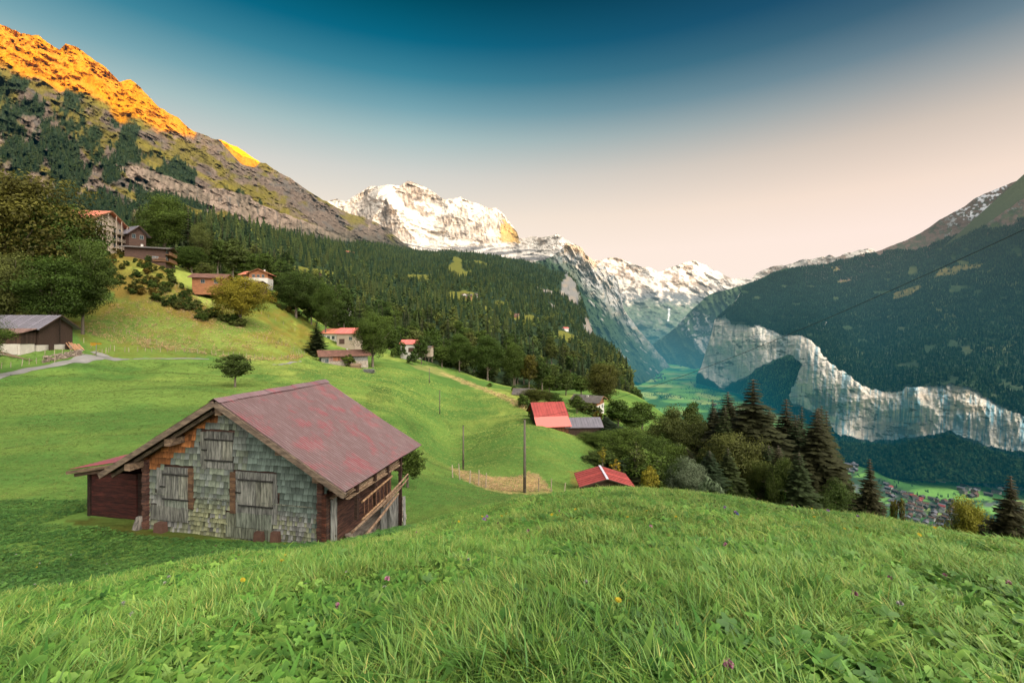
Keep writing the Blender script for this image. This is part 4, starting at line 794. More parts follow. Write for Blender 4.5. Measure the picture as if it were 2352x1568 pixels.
for a in [
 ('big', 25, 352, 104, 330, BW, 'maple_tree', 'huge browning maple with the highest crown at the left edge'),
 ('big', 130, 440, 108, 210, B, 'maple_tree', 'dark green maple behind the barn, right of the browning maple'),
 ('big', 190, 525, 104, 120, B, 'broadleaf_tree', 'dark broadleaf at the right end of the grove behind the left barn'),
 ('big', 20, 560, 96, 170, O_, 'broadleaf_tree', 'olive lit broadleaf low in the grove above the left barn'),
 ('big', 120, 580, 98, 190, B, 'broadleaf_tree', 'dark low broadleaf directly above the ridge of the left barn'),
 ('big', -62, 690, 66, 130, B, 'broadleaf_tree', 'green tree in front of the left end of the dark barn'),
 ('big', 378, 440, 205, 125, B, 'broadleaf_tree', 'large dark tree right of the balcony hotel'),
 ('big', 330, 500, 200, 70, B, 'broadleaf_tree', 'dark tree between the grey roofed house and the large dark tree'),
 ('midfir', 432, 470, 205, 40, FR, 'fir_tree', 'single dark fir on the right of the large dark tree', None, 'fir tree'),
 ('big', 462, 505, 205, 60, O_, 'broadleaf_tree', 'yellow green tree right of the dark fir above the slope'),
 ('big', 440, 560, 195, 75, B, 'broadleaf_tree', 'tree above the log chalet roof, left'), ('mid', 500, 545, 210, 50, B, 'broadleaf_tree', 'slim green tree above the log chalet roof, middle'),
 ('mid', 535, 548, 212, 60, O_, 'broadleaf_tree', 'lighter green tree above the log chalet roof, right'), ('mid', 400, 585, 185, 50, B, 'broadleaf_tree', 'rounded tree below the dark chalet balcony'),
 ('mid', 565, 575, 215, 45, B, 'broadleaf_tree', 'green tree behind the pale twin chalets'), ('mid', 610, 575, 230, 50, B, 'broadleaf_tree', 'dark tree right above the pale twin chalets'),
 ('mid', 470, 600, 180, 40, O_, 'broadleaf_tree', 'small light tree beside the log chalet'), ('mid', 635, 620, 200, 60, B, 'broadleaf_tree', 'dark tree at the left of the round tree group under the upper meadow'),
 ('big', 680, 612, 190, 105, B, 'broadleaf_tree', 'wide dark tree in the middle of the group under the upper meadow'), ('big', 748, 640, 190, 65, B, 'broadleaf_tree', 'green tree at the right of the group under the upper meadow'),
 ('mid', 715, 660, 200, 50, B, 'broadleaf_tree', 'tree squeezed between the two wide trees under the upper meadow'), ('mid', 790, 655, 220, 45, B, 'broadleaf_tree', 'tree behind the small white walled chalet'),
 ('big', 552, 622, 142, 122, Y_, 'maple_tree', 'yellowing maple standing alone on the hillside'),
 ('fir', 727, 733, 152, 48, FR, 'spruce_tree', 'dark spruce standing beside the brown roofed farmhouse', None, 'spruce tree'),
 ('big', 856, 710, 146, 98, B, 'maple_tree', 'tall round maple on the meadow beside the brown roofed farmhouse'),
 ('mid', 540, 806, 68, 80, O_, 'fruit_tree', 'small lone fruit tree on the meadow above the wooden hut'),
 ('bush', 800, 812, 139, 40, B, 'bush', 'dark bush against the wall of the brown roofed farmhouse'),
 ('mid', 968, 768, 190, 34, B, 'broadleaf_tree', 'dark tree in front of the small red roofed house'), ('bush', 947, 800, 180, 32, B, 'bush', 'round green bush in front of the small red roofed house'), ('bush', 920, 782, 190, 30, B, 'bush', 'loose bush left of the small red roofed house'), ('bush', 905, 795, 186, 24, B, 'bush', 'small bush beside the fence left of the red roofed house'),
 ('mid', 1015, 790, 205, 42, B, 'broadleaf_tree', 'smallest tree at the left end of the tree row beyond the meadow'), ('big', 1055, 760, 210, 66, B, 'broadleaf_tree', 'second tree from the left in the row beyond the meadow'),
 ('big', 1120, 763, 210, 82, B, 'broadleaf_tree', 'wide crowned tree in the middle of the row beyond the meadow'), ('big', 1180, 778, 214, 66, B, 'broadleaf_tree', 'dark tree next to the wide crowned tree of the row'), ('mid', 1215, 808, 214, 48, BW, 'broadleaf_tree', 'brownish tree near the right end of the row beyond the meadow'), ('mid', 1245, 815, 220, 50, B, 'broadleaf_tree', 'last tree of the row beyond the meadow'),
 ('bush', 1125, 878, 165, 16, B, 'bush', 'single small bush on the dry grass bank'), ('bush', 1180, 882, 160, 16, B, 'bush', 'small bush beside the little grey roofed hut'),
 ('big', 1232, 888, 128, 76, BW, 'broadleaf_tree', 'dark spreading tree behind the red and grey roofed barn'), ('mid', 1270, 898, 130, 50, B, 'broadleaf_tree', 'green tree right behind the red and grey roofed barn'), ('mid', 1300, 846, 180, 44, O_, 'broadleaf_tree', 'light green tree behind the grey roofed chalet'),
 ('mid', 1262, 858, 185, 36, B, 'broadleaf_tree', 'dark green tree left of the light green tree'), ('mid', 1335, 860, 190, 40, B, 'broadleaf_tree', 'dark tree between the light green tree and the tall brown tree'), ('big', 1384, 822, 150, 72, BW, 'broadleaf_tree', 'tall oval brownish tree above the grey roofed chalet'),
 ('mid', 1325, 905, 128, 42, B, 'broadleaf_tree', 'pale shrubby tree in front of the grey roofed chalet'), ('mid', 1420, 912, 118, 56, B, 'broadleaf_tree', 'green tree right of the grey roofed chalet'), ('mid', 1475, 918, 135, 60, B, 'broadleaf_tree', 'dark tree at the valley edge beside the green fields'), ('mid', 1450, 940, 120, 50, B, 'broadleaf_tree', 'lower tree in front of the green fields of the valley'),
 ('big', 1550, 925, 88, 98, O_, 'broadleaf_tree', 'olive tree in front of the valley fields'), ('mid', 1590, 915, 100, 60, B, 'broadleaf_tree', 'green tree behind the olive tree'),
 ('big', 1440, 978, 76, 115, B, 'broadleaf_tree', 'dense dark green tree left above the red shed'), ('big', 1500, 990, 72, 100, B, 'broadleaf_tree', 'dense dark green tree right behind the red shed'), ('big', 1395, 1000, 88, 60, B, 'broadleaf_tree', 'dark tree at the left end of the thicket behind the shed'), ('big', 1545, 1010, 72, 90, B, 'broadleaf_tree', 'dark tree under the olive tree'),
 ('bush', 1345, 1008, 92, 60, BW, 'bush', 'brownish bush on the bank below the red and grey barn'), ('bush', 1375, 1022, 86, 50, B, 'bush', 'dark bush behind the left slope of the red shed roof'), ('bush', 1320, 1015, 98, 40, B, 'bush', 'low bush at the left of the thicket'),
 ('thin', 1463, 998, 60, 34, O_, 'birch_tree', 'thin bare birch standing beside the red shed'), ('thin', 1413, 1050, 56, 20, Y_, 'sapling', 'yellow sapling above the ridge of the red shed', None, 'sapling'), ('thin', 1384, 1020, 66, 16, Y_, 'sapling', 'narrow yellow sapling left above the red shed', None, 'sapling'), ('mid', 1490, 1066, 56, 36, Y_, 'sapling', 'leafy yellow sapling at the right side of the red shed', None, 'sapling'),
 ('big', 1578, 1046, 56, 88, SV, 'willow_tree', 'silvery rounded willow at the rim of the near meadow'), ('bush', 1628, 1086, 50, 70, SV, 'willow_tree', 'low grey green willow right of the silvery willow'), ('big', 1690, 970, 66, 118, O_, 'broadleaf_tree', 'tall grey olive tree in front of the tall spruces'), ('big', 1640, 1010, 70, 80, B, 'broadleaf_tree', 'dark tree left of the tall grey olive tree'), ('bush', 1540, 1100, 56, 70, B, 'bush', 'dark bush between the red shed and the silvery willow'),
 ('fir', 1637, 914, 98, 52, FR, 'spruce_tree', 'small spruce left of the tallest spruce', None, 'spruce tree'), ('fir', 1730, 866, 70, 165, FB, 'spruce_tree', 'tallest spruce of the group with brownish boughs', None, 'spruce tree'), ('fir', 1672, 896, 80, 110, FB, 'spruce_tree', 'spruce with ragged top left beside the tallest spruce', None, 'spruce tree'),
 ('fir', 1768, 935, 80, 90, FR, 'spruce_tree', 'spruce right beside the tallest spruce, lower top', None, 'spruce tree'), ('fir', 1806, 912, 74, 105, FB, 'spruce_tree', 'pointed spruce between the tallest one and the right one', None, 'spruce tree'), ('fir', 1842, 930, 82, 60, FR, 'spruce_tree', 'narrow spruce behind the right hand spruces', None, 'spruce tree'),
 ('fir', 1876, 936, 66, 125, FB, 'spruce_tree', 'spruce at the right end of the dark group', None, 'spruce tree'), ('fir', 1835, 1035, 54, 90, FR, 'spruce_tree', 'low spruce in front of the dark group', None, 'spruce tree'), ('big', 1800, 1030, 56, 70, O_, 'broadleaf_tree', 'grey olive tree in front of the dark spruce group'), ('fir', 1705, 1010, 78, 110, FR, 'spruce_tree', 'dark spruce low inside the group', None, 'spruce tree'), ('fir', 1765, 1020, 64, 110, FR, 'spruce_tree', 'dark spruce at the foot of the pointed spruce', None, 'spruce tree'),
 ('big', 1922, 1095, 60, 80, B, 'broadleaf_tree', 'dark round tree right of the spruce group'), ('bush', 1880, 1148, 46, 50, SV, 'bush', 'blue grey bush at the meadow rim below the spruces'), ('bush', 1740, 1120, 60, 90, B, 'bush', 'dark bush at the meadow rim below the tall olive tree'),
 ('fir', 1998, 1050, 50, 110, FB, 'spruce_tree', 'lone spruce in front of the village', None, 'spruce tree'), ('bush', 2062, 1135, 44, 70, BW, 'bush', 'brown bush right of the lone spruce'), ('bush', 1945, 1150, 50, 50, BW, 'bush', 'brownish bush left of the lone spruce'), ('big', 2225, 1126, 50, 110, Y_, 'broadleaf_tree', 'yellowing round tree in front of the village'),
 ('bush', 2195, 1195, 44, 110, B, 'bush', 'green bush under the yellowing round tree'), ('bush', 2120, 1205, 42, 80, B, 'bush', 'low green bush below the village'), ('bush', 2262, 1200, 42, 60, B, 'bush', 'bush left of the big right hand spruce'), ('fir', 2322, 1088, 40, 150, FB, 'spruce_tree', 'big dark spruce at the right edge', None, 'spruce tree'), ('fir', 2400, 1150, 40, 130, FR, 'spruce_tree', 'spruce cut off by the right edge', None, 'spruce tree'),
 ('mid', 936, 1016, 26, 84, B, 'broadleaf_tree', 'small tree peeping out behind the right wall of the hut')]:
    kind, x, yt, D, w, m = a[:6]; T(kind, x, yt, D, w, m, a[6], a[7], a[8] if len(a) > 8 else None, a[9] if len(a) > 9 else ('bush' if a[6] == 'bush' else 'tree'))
rs = random.Random(79)
for k in range(16):
    x = rs.uniform(1640, 1900); D = rs.uniform(66, 96); T('fir', x, rs.uniform(900, 985)+abs(x-1760)*.12, D, rs.uniform(70, 105), rs.choice([FR, FB]), 'spruce_tree', 'tall spruce packed into the dark group right of the crest', 'spruces of the dark tall group', 'spruce tree')
rs = random.Random(78)
for k in range(60):
    x = rs.uniform(1350, 1935); D = rs.uniform(56, 92); g = on_meadow(x, D); yb = HY-g.z/D*F; yt = rs.uniform(1000, 1085)+max(0, x-1700)*.12; yt = min(yt, yb-70)
    if x < 1470: yt += 30
    T('big' if rs.random() < .6 else 'mid', x, yt, D, rs.uniform(60, 90), rs.choice([B, B, B, B, B, O_]), 'broadleaf_tree', 'dark broadleaf inside the thicket beyond the near meadow crest', 'trees of the thicket beyond the crest') if rs.random() < .62 else T('fir', x, yt-20, D, rs.uniform(60, 90), rs.choice([FR, FB]), 'spruce_tree', 'dark spruce inside the thicket beyond the near meadow crest', 'spruces of the thicket beyond the crest', 'spruce tree')
# bushes on the steep bank below the hotel and along the hillside hedge
rs = random.Random(77)
for poly, n, gr, lb in (([(215, 580), (300, 588), (400, 625), (440, 690), (430, 720), (330, 690), (235, 640)], 120, 'bushes on the steep bank below the hotel', 'green bush on the steep bank below the hotel'),
                        ([(440, 705), (500, 725), (560, 735), (600, 745), (560, 752), (450, 738)], 14, 'bushes under the yellowing maple', 'dark bush under the yellowing hillside maple'),
                        ([(610, 690), (640, 680), (720, 720), (740, 745), (700, 740), (650, 715)], 18, 'bushes along the upper hillside', 'bush in the hedge left of the dark spruce'),
                        ([(400, 600), (500, 600), (560, 650), (520, 665), (450, 640)], 14, 'bushes round the log chalet', 'garden bush near the log chalet'),
                        ([(745, 700), (800, 690), (900, 740), (900, 785), (830, 770), (750, 735)], 26, 'bushes above the long red roofed house', 'bush among trees above the long red roofed house'),
                        ([(1195, 925), (1230, 930), (1240, 975), (1215, 965)], 5, 'bushes left of the red and grey barn', 'bush at the left gable of the red and grey barn'),
                        ([(1310, 930), (1450, 950), (1480, 985), (1400, 975), (1330, 960)], 14, 'garden bushes right of the red and grey barn', 'garden bush right of the red and grey barn')):
    k = 0; bx = [p[0] for p in poly]; by = [p[1] for p in poly]
    while k < n:
        x = rs.uniform(min(bx), max(bx)); y = rs.uniform(min(by), max(by))
        if not inpoly(np.array([x]), np.array([y]), poly)[0]: continue
        p = ground(x, y, 150 if x < 1000 else 115, .7, 1.6); h = rs.uniform(1.0, 3.0) if n > 60 else rs.uniform(1.6, 4.); k += 1; p.z -= .1
        tree('bush', p, h, rs.uniform(.8, 1.2), rs.choice([B, B, O_, BW]), 'bush', lb, 'bush', gr, rng=rs)
# ================================================================ BUILDINGS AND THINGS
def simple(name, base, var=.25, sc=2., stretch=(1, 1, 1), rough=.8, bump=.3, bd=.02, dark=None, metal=0., haze=True, grain=None, spec=.25):
    m, nt = newmat(name); oc = objcoord(nt)
    a = N(nt, 'ShaderNodeAttribute', attribute_name='Col').outputs[0]
    n1 = noise(nt, scl(nt, oc, stretch), sc, 6, .65); n2_ = noise(nt, scl(nt, oc, stretch), sc*6, 4, .6)
    d = dark or tuple(c*.35 for c in base)
    c = mix(nt, mth(nt, 'MULTIPLY', mth(nt, 'SUBTRACT', n1, .5-var*.2), 1+var*6, clamp=True), d, base)
    c = mix(nt, mth(nt, 'MULTIPLY', n2_, var*1.3, clamp=True), c, tuple(x*.5 for x in d))
    c = mix(nt, 1., c, a, 'MULTIPLY')
    finish(nt, c, rough, mth(nt, 'ADD', n1, n2_), bump, bd, haze, metal=metal, spec=spec); return m
M_GREYW = simple('weathered_grey_wood', (.40, .39, .36), .5, 3., (6, 6, .7), .9, .6, .01, (.10, .10, .095))
M_SHING = simple('wooden_shingles', (.95, .95, .93), .22, 5., (5, 5, .8), .9, .5, .01, (.45, .45, .44))
M_BARGE = simple('weathered_brown_beam', (.27, .20, .14), .4, 3., (1, 4, 4), .9, .5, .01, (.09, .065, .05))
M_DARKW = simple('old_dark_wood', (.10, .055, .038), .45, 4., (1, 1, 5), .85, .5, .01, (.028, .018, .014))
M_LOGW = simple('reddish_log_wood', (.15, .075, .05), .45, 3., (1, 1, 7), .85, .5, .01, (.035, .02, .018))
M_PLANK = simple('pale_planks', (.62, .46, .32), .35, 3., (3, 3, 3), .85, .4, .01, (.25, .16, .10))
M_STONE = simple('rubble_stone', (.62, .54, .44), .35, 3., (1, 1, 1), .9, 1., .05, (.22, .18, .15))
M_CONC = simple('pale_render_wall', (.62, .57, .50), .2, 1., (1, 1, 1), .9, .2, .01, (.42, .38, .33))
M_GREYMET = simple('grey_metal_roof', (.22, .20, .24), .2, .6, (1, 1, 1), .5, .1, .01, (.14, .13, .15))
M_RUST = simple('rusty_sheet_roof', (.33, .22, .18), .5, 1.2, (1, 3, 1), .7, .2, .01, (.13, .07, .06))
M_SALMON = simple('salmon_tile_roof', (.66, .25, .16), .2, .8, (1, 1, 1), .75, .3, .02, (.48, .17, .11))
M_RED = simple('red_sheet_roof', (.46, .085, .075), .25, .7, (1, 1, 1), .55, .1, .01, (.28, .05, .045))
M_REDL = simple('light_red_roof', (.58, .15, .12), .2, .7, (1, 1, 1), .6, .1, .01, (.60, .16, .14))
M_BROWNR = simple('brown_tile_roof', (.24, .12, .09), .35, 1., (1, 1, 1), .85, .4, .02, (.12, .06, .045))
M_GREYR = simple('grey_brown_roof', (.16, .14, .13), .3, 1., (1, 1, 1), .85, .4, .02, (.08, .07, .065))
M_CHAW = simple('chalet_wood', (.36, .20, .10), .35, 1., (1, 1, 6), .85, .3, .01, (.16, .08, .04))
M_CHAO = simple('orange_chalet_wood', (.48, .22, .09), .3, 1., (1, 1, 6), .85, .3, .01, (.24, .10, .05))
M_CHAD = simple('dark_chalet_wood', (.13, .07, .05), .3, 1., (1, 1, 6), .85, .3, .01, (.06, .035, .028))
M_TAUP = simple('taupe_facade', (.40, .32, .25), .15, .8, (1, 1, 1), .85, .1, .01, (.30, .24, .19))
M_WHITE = simple('white_render', (.70, .66, .60), .12, .8, (1, 1, 1), .85, .1, .01, (.5, .47, .43))
M_WFRAME = simple('white_frame', (.72, .70, .66), .1, 2.)
M_DARK = simple('dark_opening', (.012, .012, .014), .1, 2., rough=.4)
m_, nt_ = newmat('window_glass'); finish(nt_, (.03, .045, .055), .12, spec=.6); M_GLASS = m_
M_POLE = simple('pole_wood', (.20, .17, .14), .3, 3., (4, 4, .5), .9, .3, .01, (.09, .075, .06))
M_POST = simple('fence_post_wood', (.52, .45, .36), .3, 4., (4, 4, 1), .9, .3, .01, (.28, .22, .16))
M_WIRE = simple('black_cable', (.03, .028, .028), .1, 2., rough=.5)
M_YSIGN = simple('yellow_sign', (.80, .42, .03), .05, 2., rough=.5)
M_STEEL = simple('steel_post', (.45, .45, .45), .1, 2., rough=.4, metal=.5)
M_ROAD = simple('old_asphalt', (.30, .28, .27), .25, .5, (1, 1, 1), .9, .2, .01, (.20, .19, .18))
# corrugated rose roof: faded paint with redder patches, lichen specks and rain streaks
m_, nt_ = newmat('corrugated_rose_roof'); oc_ = objcoord(nt_)
pz = noise(nt_, scl(nt_, oc_, (1, 1, 1)), 1.5, 4, .6, .3); fz = noise(nt_, scl(nt_, oc_, (1.2, 14, 1)), 2., 5, .7); sp = noise(nt_, oc_, 26., 3, .7)
c_ = mix(nt_, mth(nt_, 'MULTIPLY', mth(nt_, 'SUBTRACT', pz, .50), 9., clamp=True), (.125, .072, .075), (.185, .055, .064))
c_ = mix(nt_, mth(nt_, 'MULTIPLY', mth(nt_, 'SUBTRACT', fz, .46), 3.2, clamp=True), c_, (.20, .145, .145))
c_ = mix(nt_, mth(nt_, 'MULTIPLY', mth(nt_, 'SUBTRACT', noise(nt_, oc_, 4., 6, .75), .55), 4., clamp=True), c_, (.13, .075, .072))
c_ = mix(nt_, mth(nt_, 'MULTIPLY', mth(nt_, 'SUBTRACT', sp, .70), 14., clamp=True), c_, (.62, .56, .50))
a_ = N(nt_, 'ShaderNodeAttribute', attribute_name='Col').outputs[0]; c_ = mix(nt_, 1., c_, a_, 'MULTIPLY')
finish(nt_, c_, .6, noise(nt_, oc_, 8., 4), .15, .01, spec=.3); M_CORR = m_

rs = random.Random(21)
HUT = empty('wooden_hut', (-8.396, 12.824, -6.1), math.atan2(-.205, .979), 'old shingled hay hut with rose red corrugated roof in the hollow below the meadow crest', 'hut')
HP, HE = 4.13, 1.835                              # apex and eave height, half width 4.02, length 5.1
def rz_(x): return HP-abs(x)*(HP-HE)/4.02
# hut measurements taken off the gable picture: spot -> wall coordinates
def wq(zx, zy, yp=.6):
    px = 114.8+.3906*zx; py = 832.6+.3906*zy; r = (px-CX)/F
    x = ((12.824+.979*yp)*r+8.396-.205*yp)/(.979+.205*r); Y = 12.824-.205*x+.979*yp
    return x, -(py-HY)/F*Y+6.1
def corr_roof(sg):
    n = 56*6; rows = 15; V = []; col = []; L = 5.1
    for i in range(rows):
        t = i/(rows-1)
        for j in range(n+1):
            y = L*j/n; z = HP+.02-(HP-HE)*t; x = sg*4.06*t
            wv = .016*math.cos(2*math.pi*56*j/n); st = .012 if t < .52 else 0.
            sag = -.02*math.sin(math.pi*t)+.01*math.sin(y*1.7+t*3)
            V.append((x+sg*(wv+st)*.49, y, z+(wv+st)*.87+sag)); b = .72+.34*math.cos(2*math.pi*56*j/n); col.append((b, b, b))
    return npmesh('roof', np.array(V), gridfaces(rows, n+1), np.array(col), True)
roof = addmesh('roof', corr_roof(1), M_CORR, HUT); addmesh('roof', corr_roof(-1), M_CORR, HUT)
mb = MB()                                         # ridge caps
for i in range(8):
    y0 = -.03+i*.65; y1 = y0+.67; dz = .01*(i % 2)
    for sg in (-1, 1):
        V = [(0, y0, HP+.075+dz), (0, y1, HP+.07+dz), (sg*.20, y1, HP-.045+dz), (sg*.20, y0, HP-.04+dz)]; c = rs.uniform(.85, 1.15)
        mb.add(V if sg > 0 else V[::-1], [(0, 1, 2, 3)], (c*1.1, c*1.15, c*1.2))
    mb.box(-.17, .17, y0-.012, y0+.012, HP-.03, HP+.07, (.5, .4, .4)) if False else None
mb.build('ridge_cap', M_CORR, HUT)
mb = MB()                                         # underside boarding with gaps, rafters
for sg in (-1, 1):
    for k in range(22):
        t0, t1 = k/22, (k+.86)/22
        a = (sg*4.0*t0, .06, HP-.05-(HP-HE)*t0); b = (sg*4.0*t1, .06, HP-.05-(HP-HE)*t1)
        mb.hexa([(a[0], .06, a[2]-.03), (b[0], .06, b[2]-.03), (b[0], 5.04, b[2]-.03), (a[0], 5.04, a[2]-.03)], [(a[0], .06, a[2]), (b[0], .06, b[2]), (b[0], 5.04, b[2]), (a[0], 5.04, a[2])], (.6, .6, .6))
mb.build('roof_boarding', M_DARKW, HUT)
for sg in (-1, 1):
    mb = MB(); mb.beam((sg*.02, .0, HP-.085), (sg*4.08, .0, HE-.085), .06, .16, (1, 1, 1)); mb.build('barge_board', M_BARGE, HUT)
mb = MB(); mb.beam((-.3, .28, HP-.36), (-3.95, .28, HE-.16), .09, .10, (.9, .9, .9)); mb.beam((.3, .28, HP-.36), (3.95, .28, HE-.16), .09, .10, (.6, .6, .6)); mb.build('rafter', M_BARGE, HUT)
for x, y0, z in ((0, .12, HP-.33), (-1.72, .08, rz_(1.72)-.30), (1.9, .2, rz_(1.9)-.30), (-3.12, .05, rz_(3.12)-.30), (3.12, .12, rz_(3.12)-.26)):
    mb = MB(); mb.box(x-.10, x+.10, y0, 4.95, z-.10, z+.10, (1.3, 1.2, 1.1)); mb.build('purlin', M_BARGE, HUT)
# log body: courses of squared logs, corner crossings
mb = MB(); zb = -.9; hlog = .17
for k in range(30):
    z0 = zb+k*hlog; z1 = z0+hlog*.93
    if z0 > 3.7: break
    hw = min(3.08, (HP-.14-z1)/((HP-HE)/4.02)); e = .16*(k % 2)
    c = rs.uniform(.7, 1.3)
    if hw > .3:
        mb.box(-hw+.02, hw-.02, .64, .80, z0, z1, (c, c, c)); mb.box(-hw+.02, hw-.02, 4.32, 4.48, z0, z1, (c, c, c))
    if z1 < rz_(3.1)-.1:
        for sg in (-1, 1):
            c = rs.uniform(.7, 1.4); mb.box(sg*3.0-.08+rs.uniform(-.008, .008), sg*3.0+.08, .45+.15*e, 4.62, z0, z1, (c*1.1, c, c))
mb.build('log_wall', M_LOGW, HUT)
# shingles in courses
KEEP = []                                          # openings and plank panels (x0, x1, z0, z1)
def rect(zx0, zy0, zx1, zy1):
    xa, za = wq(zx0, (zy0+zy1)/2); xb, zb_ = wq(zx1, (zy0+zy1)/2); xm = (zx0+zx1)/2
    return xa, xb, wq(xm, zy1)[1], wq(xm, zy0)[1]
PN = [(rect(925, 405, 1082, 445), 7, (.62, .62, .62), 0), (rect(890, 405, 925, 620), 2, (.75, .75, .72), 0), (rect(925, 580, 1082, 620), 7, (.9, .9, .9), 0),
      (rect(635, 615, 680, 840), 2, (.8, .8, .8), 0), (rect(680, 615, 825, 650), 6, (.7, .7, .7), 0), (rect(680, 808, 825, 850), 6, (1., 1.1, 1.), 0), (rect(600, 842, 820, 925), 10, (.75, .75, .72), 0),
      (rect(1098, 645, 1340, 684), 9, (.75, .75, .75), 0), (rect(1098, 684, 1124, 880), 1, (.85, .85, .85), 0), (rect(1316, 684, 1340, 860), 1, (.85, .85, .85), 0), (rect(1124, 848, 1312, 885), 7, (.8, .8, .8), 0),
      (rect(1100, 885, 1310, 972), 5, (.72, .80, .70), 0), (rect(1040, 880, 1100, 960), 3, (.72, .76, .6), 0), (rect(1040, 972, 1320, 1034), 9, (.66, .70, .58), 0), (rect(1310, 855, 1340, 945), 1, (.9, .9, .9), 0)]
SH = [(rect(927, 448, 1080, 578), 5), (rect(682, 652, 823, 806), 5), (rect(1126, 686, 1314, 846), 6)]
KEEP = [p[0] for p in PN]+[s[0] for s in SH]+[rect(822, 620, 850, 855), rect(1068, 640, 1098, 880)]
mb = MB(); z = -.38; row = 0
while z < 3.7:
    ex = .135 if z < 1.02 else .19
    x = -3.14+rs.uniform(-.08, 0)
    while x < 3.16:
        wd = rs.uniform(.07, .125) if z < 1.02 else rs.uniform(.11, .18); xc = x+wd/2
        zt = min(z+ex*1.25, rz_(xc)-.12)
        if zt > z+.05 and abs(xc) < 3.16 and not any(a-.01 < xc < b+.01 and c0-.02 < z+ex*.5 < d+.02 for a, b, c0, d in KEEP):
            # colours: green tinted upper right, orange where the eave shelters, grey and lichen below
            up = max(0, min(1, (z-.75-.12*math.sin(x*2))/.35)); sh = rz_(xc)-z
            g = rs.uniform(.55, 1.25)
            grey = np.array([.33, .325, .315])*g
            if rs.random() < .5: grey = np.array([.31, .32, .22])*g
            if -1.4 < xc < .6 and z < 1.1 and rs.random() < .6: grey = np.array([.33, .335, .20])*g
            if rs.random() < .12: grey *= .55
            teal = np.array([.16, .205, .185])*g*1.15; org = np.array([.40, .155, .055])*g*1.1
            c = grey*(1-up)+teal*up if (xc > .55) else grey*(1-up*.55)+teal*up*.55
            if xc > 2.6 and rs.random() < .6: c = teal*.9
            if xc < -.45 and sh < .62+.3*(xc < -1.2)+rs.uniform(-.12, .04)-.1: c = org*rs.uniform(.7, 1.1)
            if xc > .8 and sh < .42+rs.uniform(-.1, .1): c = org*rs.uniform(.35, .8)
            d = rs.uniform(0, .012); lo = z+rs.uniform(-.016, .012)
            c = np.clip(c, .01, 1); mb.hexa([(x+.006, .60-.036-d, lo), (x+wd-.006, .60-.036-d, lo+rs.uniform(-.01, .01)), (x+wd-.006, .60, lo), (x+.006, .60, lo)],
                    [(x+.004, .60-.008, zt), (x+wd-.004, .60-.008, zt), (x+wd-.004, .602, zt), (x+.004, .602, zt)], [tuple(c*1.5)]*4+[tuple(c*.5)]*4)  # shade under the overlapping course painted darker into each top edge
        x += wd
    z += ex; row += 1
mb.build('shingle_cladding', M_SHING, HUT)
mb = MB()
for (x0, x1, z0, z1), n, c, _ in PN:
    for k in range(n):
        a = x0+(x1-x0)*k/n; b = x0+(x1-x0)*(k+1)/n-.006; g = rs.uniform(.75, 1.15)
        mb.box(a, b, .555+rs.uniform(0, .012), .61, z0+rs.uniform(-.02, .01), z1, (c[0]*g, c[1]*g, c[2]*g))
mb.build('plank_panel', M_GREYW, HUT)
for (x0, x1, z0, z1), n in SH:
    mb = MB()
    for k in range(n):
        a = x0+(x1-x0)*k/n; b = x0+(x1-x0)*(k+1)/n-.008; g = rs.uniform(.6, 1.05); mb.box(a, b, .540+rs.uniform(0, .01), .60, z0, z1, (g, g, g*(.97 if k < 3 else .9)))
    s = mb.build('shutter', M_GREYW, HUT)
    m2 = MB(); m2.box(x0-.05, x1+.03, .515, .545, z1-.04, z1, (.14, .14, .14)); m2.box(x0-.05, x1+.03, .515, .545, z0+.01, z0+.045, (.14, .14, .14)); m2.build('batten', M_GREYW, s)
    m3 = MB(); m3.box(x0-.14, x0+.05, .508, .53, (z0+z1)/2-.015, (z0+z1)/2+.015, (1, 1, 1)); m3.build('hinge', M_WIRE, s)
for r_ in (rect(822, 620, 850, 855), rect(1068, 640, 1098, 880)):
    mb = MB(); mb.box(r_[0], r_[1], .53, .61, r_[2], r_[3], (.8, .62, .5)); mb.build('door_post', M_BARGE, HUT)
mb = MB(); xa, za = wq(588, 612); xb, zb_ = wq(1560, 660); mb.box(-2.9, 2.75, .548, .575, 1.115, 1.15, (.75, .8, .7)); mb.build('moulding', M_GREYW, HUT)
# right corner and side wall fittings
mb = MB(); mb.box(3.10, 3.22, .42, .60, -.6, 1.55, (1.1, .75, .62)); mb.box(3.22, 3.24, .46, .58, -.6, 1.5, (1, 1, 1)); mb.build('corner_post', M_LOGW, HUT)
mb = MB(); mb.box(3.245, 3.27, .62, .90, -.55, 1.35, (1, 1, 1)); mb.build('corner_plank', M_GREYW, HUT)
for y in (1.15, 2.2, 3.05, 4.0):
    mb = MB(); mb.box(3.66, 3.76, y, y+.09, -1. if y > 3.5 else .62, 1.78, (.9, .8, .8)); mb.build('eave_post', M_DARKW, HUT)
for y in (1.2, 2.25, 3.1, 4.0): mb = MB(); mb.box(3.1, 3.8, y-.03, y+.04, 1.20, 1.27, (.9, .8, .8)); mb.build('bracket', M_DARKW, HUT)
for k in range(24):                               # boards stored under the eave: each is a loose plank
    mb = MB(); y0 = rs.uniform(.7, 1.3); y1 = rs.uniform(2.4, 4.3); x = rs.uniform(3.16, 3.72); z = 1.30+rs.random()*.28; g = rs.uniform(.75, 1.3)
    mb.beam((x, y0, z), (x+rs.uniform(-.06, .06), y1, z+rs.uniform(-.04, .06)), rs.uniform(.08, .16), rs.uniform(.02, .04), (g, g, g))
    o = mb.build('plank', M_PLANK); o.matrix_world = HUT.matrix_basis.copy(); tag(o, 'loose pale plank stored under the right eave of the hut', 'plank', 'planks stored under the hut eave')
HM = Matrix.Translation(HUT.location) @ Matrix.Rotation(HUT.rotation_euler.z, 4, 'Z')
